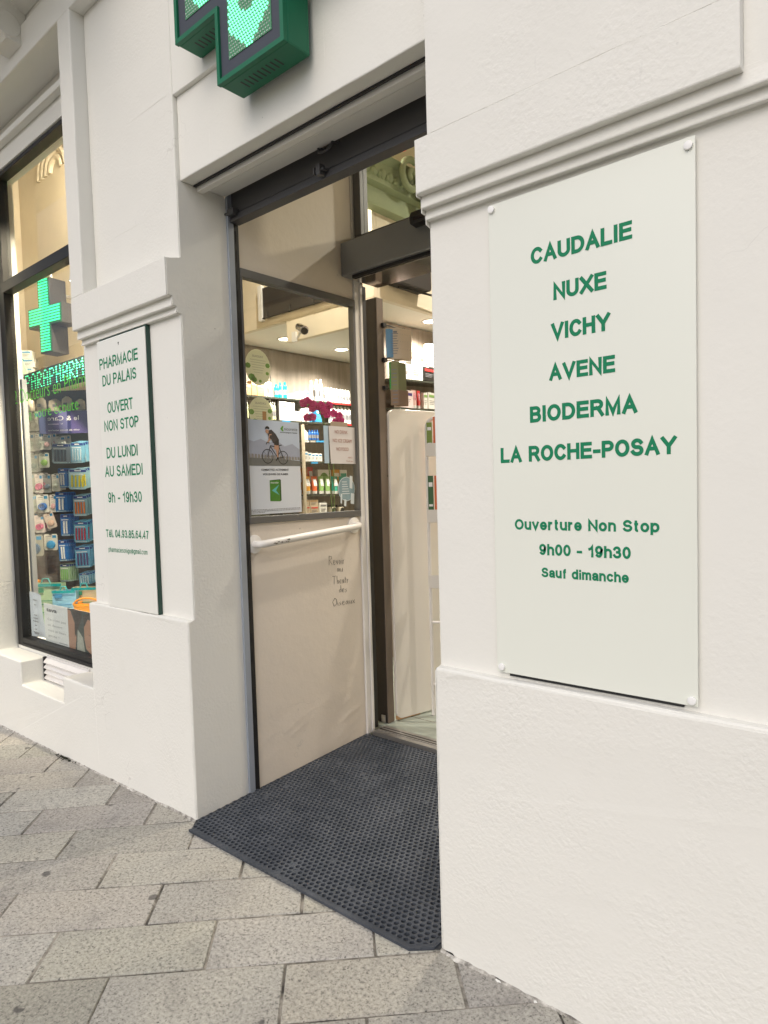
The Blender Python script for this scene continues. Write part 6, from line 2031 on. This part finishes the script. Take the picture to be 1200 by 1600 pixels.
bs_ = thing('display_riser', 'white step riser on the window display floor', 'riser', (0, 0, 0))
k = MB(); k.obox(PB(-.26, .4715, -.08), UU * .22, NN * .20, (0, 0, .128)); k.build('riser', M['paper'], bs_, bevel=.003)
k = MB(); k.obox(PB(-.22, .4712, -.28), UU * .50, NN * .19, (0, 0, .018)); k.build('foot', M['paper'], bs_, bevel=.003)

# posters leaning on the inside of the window
pw = thing('poster', 'white and photographic landscape poster at the bottom of the window', 'poster', (-2.8, .2, .46))
k = MB(); k.box(-3.125, -2.40, .1965, .1985, .479, .712); k.build('sheet', C_('poster_white', (.72, .71, .69), .4, var=.02), pw)
k = MB()
Yp = .1962
def Q(x, z, l=0): return (x, Yp - l, z)
sk = C_('photo_skin', (.40, .22, .145), .45, var=.12, vscale=14); hairm = C_('photo_hair', (.06, .045, .035), .5, var=.3, vscale=50); clo = C_('photo_clothes', (.38, .38, .32), .5, var=.3, vscale=30); dk2 = C_('photo_dark', (.07, .08, .07), .5, var=.3, vscale=30)
k.poly([Q(-2.80, .479), Q(-2.40, .479), Q(-2.40, .712), Q(-2.80, .712)], dk2)
k.poly([Q(-2.80, .48, .0003), Q(-2.72, .479, .0003), Q(-2.70, .55, .0003), Q(-2.715, .63, .0003), Q(-2.76, .70, .0003), Q(-2.80, .705, .0003)], sk)
k.poly([Q(-2.72, .55, .0005), Q(-2.68, .60, .0005), Q(-2.63, .66, .0005), Q(-2.62, .712, .0005), Q(-2.74, .712, .0005), Q(-2.715, .64, .0005)], hairm)
k.poly([Q(-2.70, .48, .0005), Q(-2.60, .479, .0005), Q(-2.62, .56, .0005), Q(-2.68, .60, .0005)], clo)
k.poly([Q(-2.60, .55, .0006), Q(-2.585, .50, .0006), Q(-2.54, .479, .0006), Q(-2.42, .479, .0006), Q(-2.42, .60, .0006), Q(-2.46, .66, .0006), Q(-2.55, .67, .0006), Q(-2.60, .62, .0006)], sk)
k.poly([Q(-2.60, .62, .0008), Q(-2.60, .69, .0008), Q(-2.52, .711, .0008), Q(-2.42, .711, .0008), Q(-2.42, .60, .0008), Q(-2.48, .665, .0008), Q(-2.55, .675, .0008)], hairm)
k.poly([Q(-2.555, .585, .0009), Q(-2.53, .578, .0009), Q(-2.505, .585, .0009), Q(-2.53, .582, .0009)], hairm)
k.poly([Q(-2.575, .52, .0009), Q(-2.55, .515, .0009), Q(-2.53, .52, .0009), Q(-2.55, .51, .0009)], C_('photo_lip', (.30, .09, .08)))
k.build('photo', None, pw)
k = MB()
letters(k, 'teva', (-3.09, Yp - .0003, .666), UX, UZ, .145, .024, C_('print_dark_grey', (.05, .055, .06)), bold=.03)
for txt, x0, w_, z in (("Ce n'est pas", -3.08, .25, .612), ('un dessert', -3.08, .20, .578), ('mais un beau', -3.08, .24, .545), ('geste !', -3.08, .15, .512)):
    k.build('lettering', None, pw); k = MB()
    letters(k, txt, (x0, Yp - .0003, z), UX, UZ, w_, .014, C_('print_grey2', (.30, .30, .31)))
k.box(-2.93, -2.82, Yp - .0004, Yp - .0002, .488, .492, C_('print_grey2', (.30, .30, .31)))
k.build('lettering', None, pw)
cp = thing('curled_paper', 'curled white paper notice in the bottom corner of the window', 'notice', (-3.33, .21, .46))
vs, fs = [], []
for i in range(13):
    for j in range(9):
        u, v = i / 12, j / 8
        vs.append((-3.338 + u * (.17 + .02 * (1 - v)), .199 + .012 * math.sin(u * 3.1) + .03 * (1 - v) ** 3 * u * u, .481 + v * .285 - .012 * u * v))
for i in range(12):
    for j in range(8):
        a = i * 9 + j
        fs.append((a, a + 9, a + 10, a + 1))
k = MB(); k.add(vs, fs); k.build('sheet', C_('notice_bluish', (.66, .69, .74), .5, var=.02), cp, smooth=True)
k = MB()
for z, a, b in ((.715, .30, .62), (.685, .40, .55), (.62, .35, .6), (.60, .28, .66), (.58, .22, .70), (.555, .38, .54), (.53, .38, .54), (.51, .25, .72), (.503, .32, .66)):
    k.box(-3.338 + a * .17, -3.338 + b * .17, .1965, .1975, z, z + .006)
k.build('print', GREY, cp)

# lamp of the window display: spot on the cream back wall and added lamps over the goods
def bay_lamp(x, y, z, power, label, aim, size=R(110), r=.05, col=(1, .84, .62)):
    t = thing('spot_lamp', label, 'lamp', (x, y, z))
    k = MB(); k.lathe([(.03, .06), (.035, .0), (.045, -.05), (.040, -.05), (.03, -.01)], (x, y, z), 16); k.build('housing', M['whitemetal'], t, smooth=True)
    k = MB(); k.lathe([(.001, -.048), (.038, -.047)], (x, y, z), 14, caps=False); k.build('bulb', M['bulb'], t)
    k = MB(); k.tube([(x, y, z + .06), (x, y, 4.65 if y < .93 else 3.849)], .006, 6); k.build('stem', M['whitemetal'], t)
    ld = D.lights.new('bay', 'SPOT'); ld.energy = power; ld.spot_size = size; ld.spot_blend = .9; ld.shadow_soft_size = r; ld.color = col
    o = D.objects.new('lamp', ld); COL.objects.link(o); o.parent = t; o.location = (0, 0, -.055)
    o.rotation_euler = (Vector((x, y, z)) - Vector(aim)).to_track_quat('Z', 'Y').to_euler()
bay_lamp(-3.30, .70, 3.90, 170, 'small spot lamp lighting the cream back of the window display', (-4.25, .93, 3.45), R(130))
bay_lamp(-2.75, .34, 3.38, 420, 'unseen spot lamp added above the green cross in the window', (-3.5, .5, 1.4), R(100))  # added behind the pier to brighten the display
bay_lamp(-2.60, .26, 2.60, 420, 'unseen spot lamp added above the toothbrush packs in the window', (-3.4, .6, 1.1), R(80))  # hidden lamp added low to brighten the hanging packs
bay_lamp(1.0, 1.60, 2.92, 75, 'ceiling spot lamp turned towards the shop entrance', (-1.25, .75, 2.7), R(80), .03)
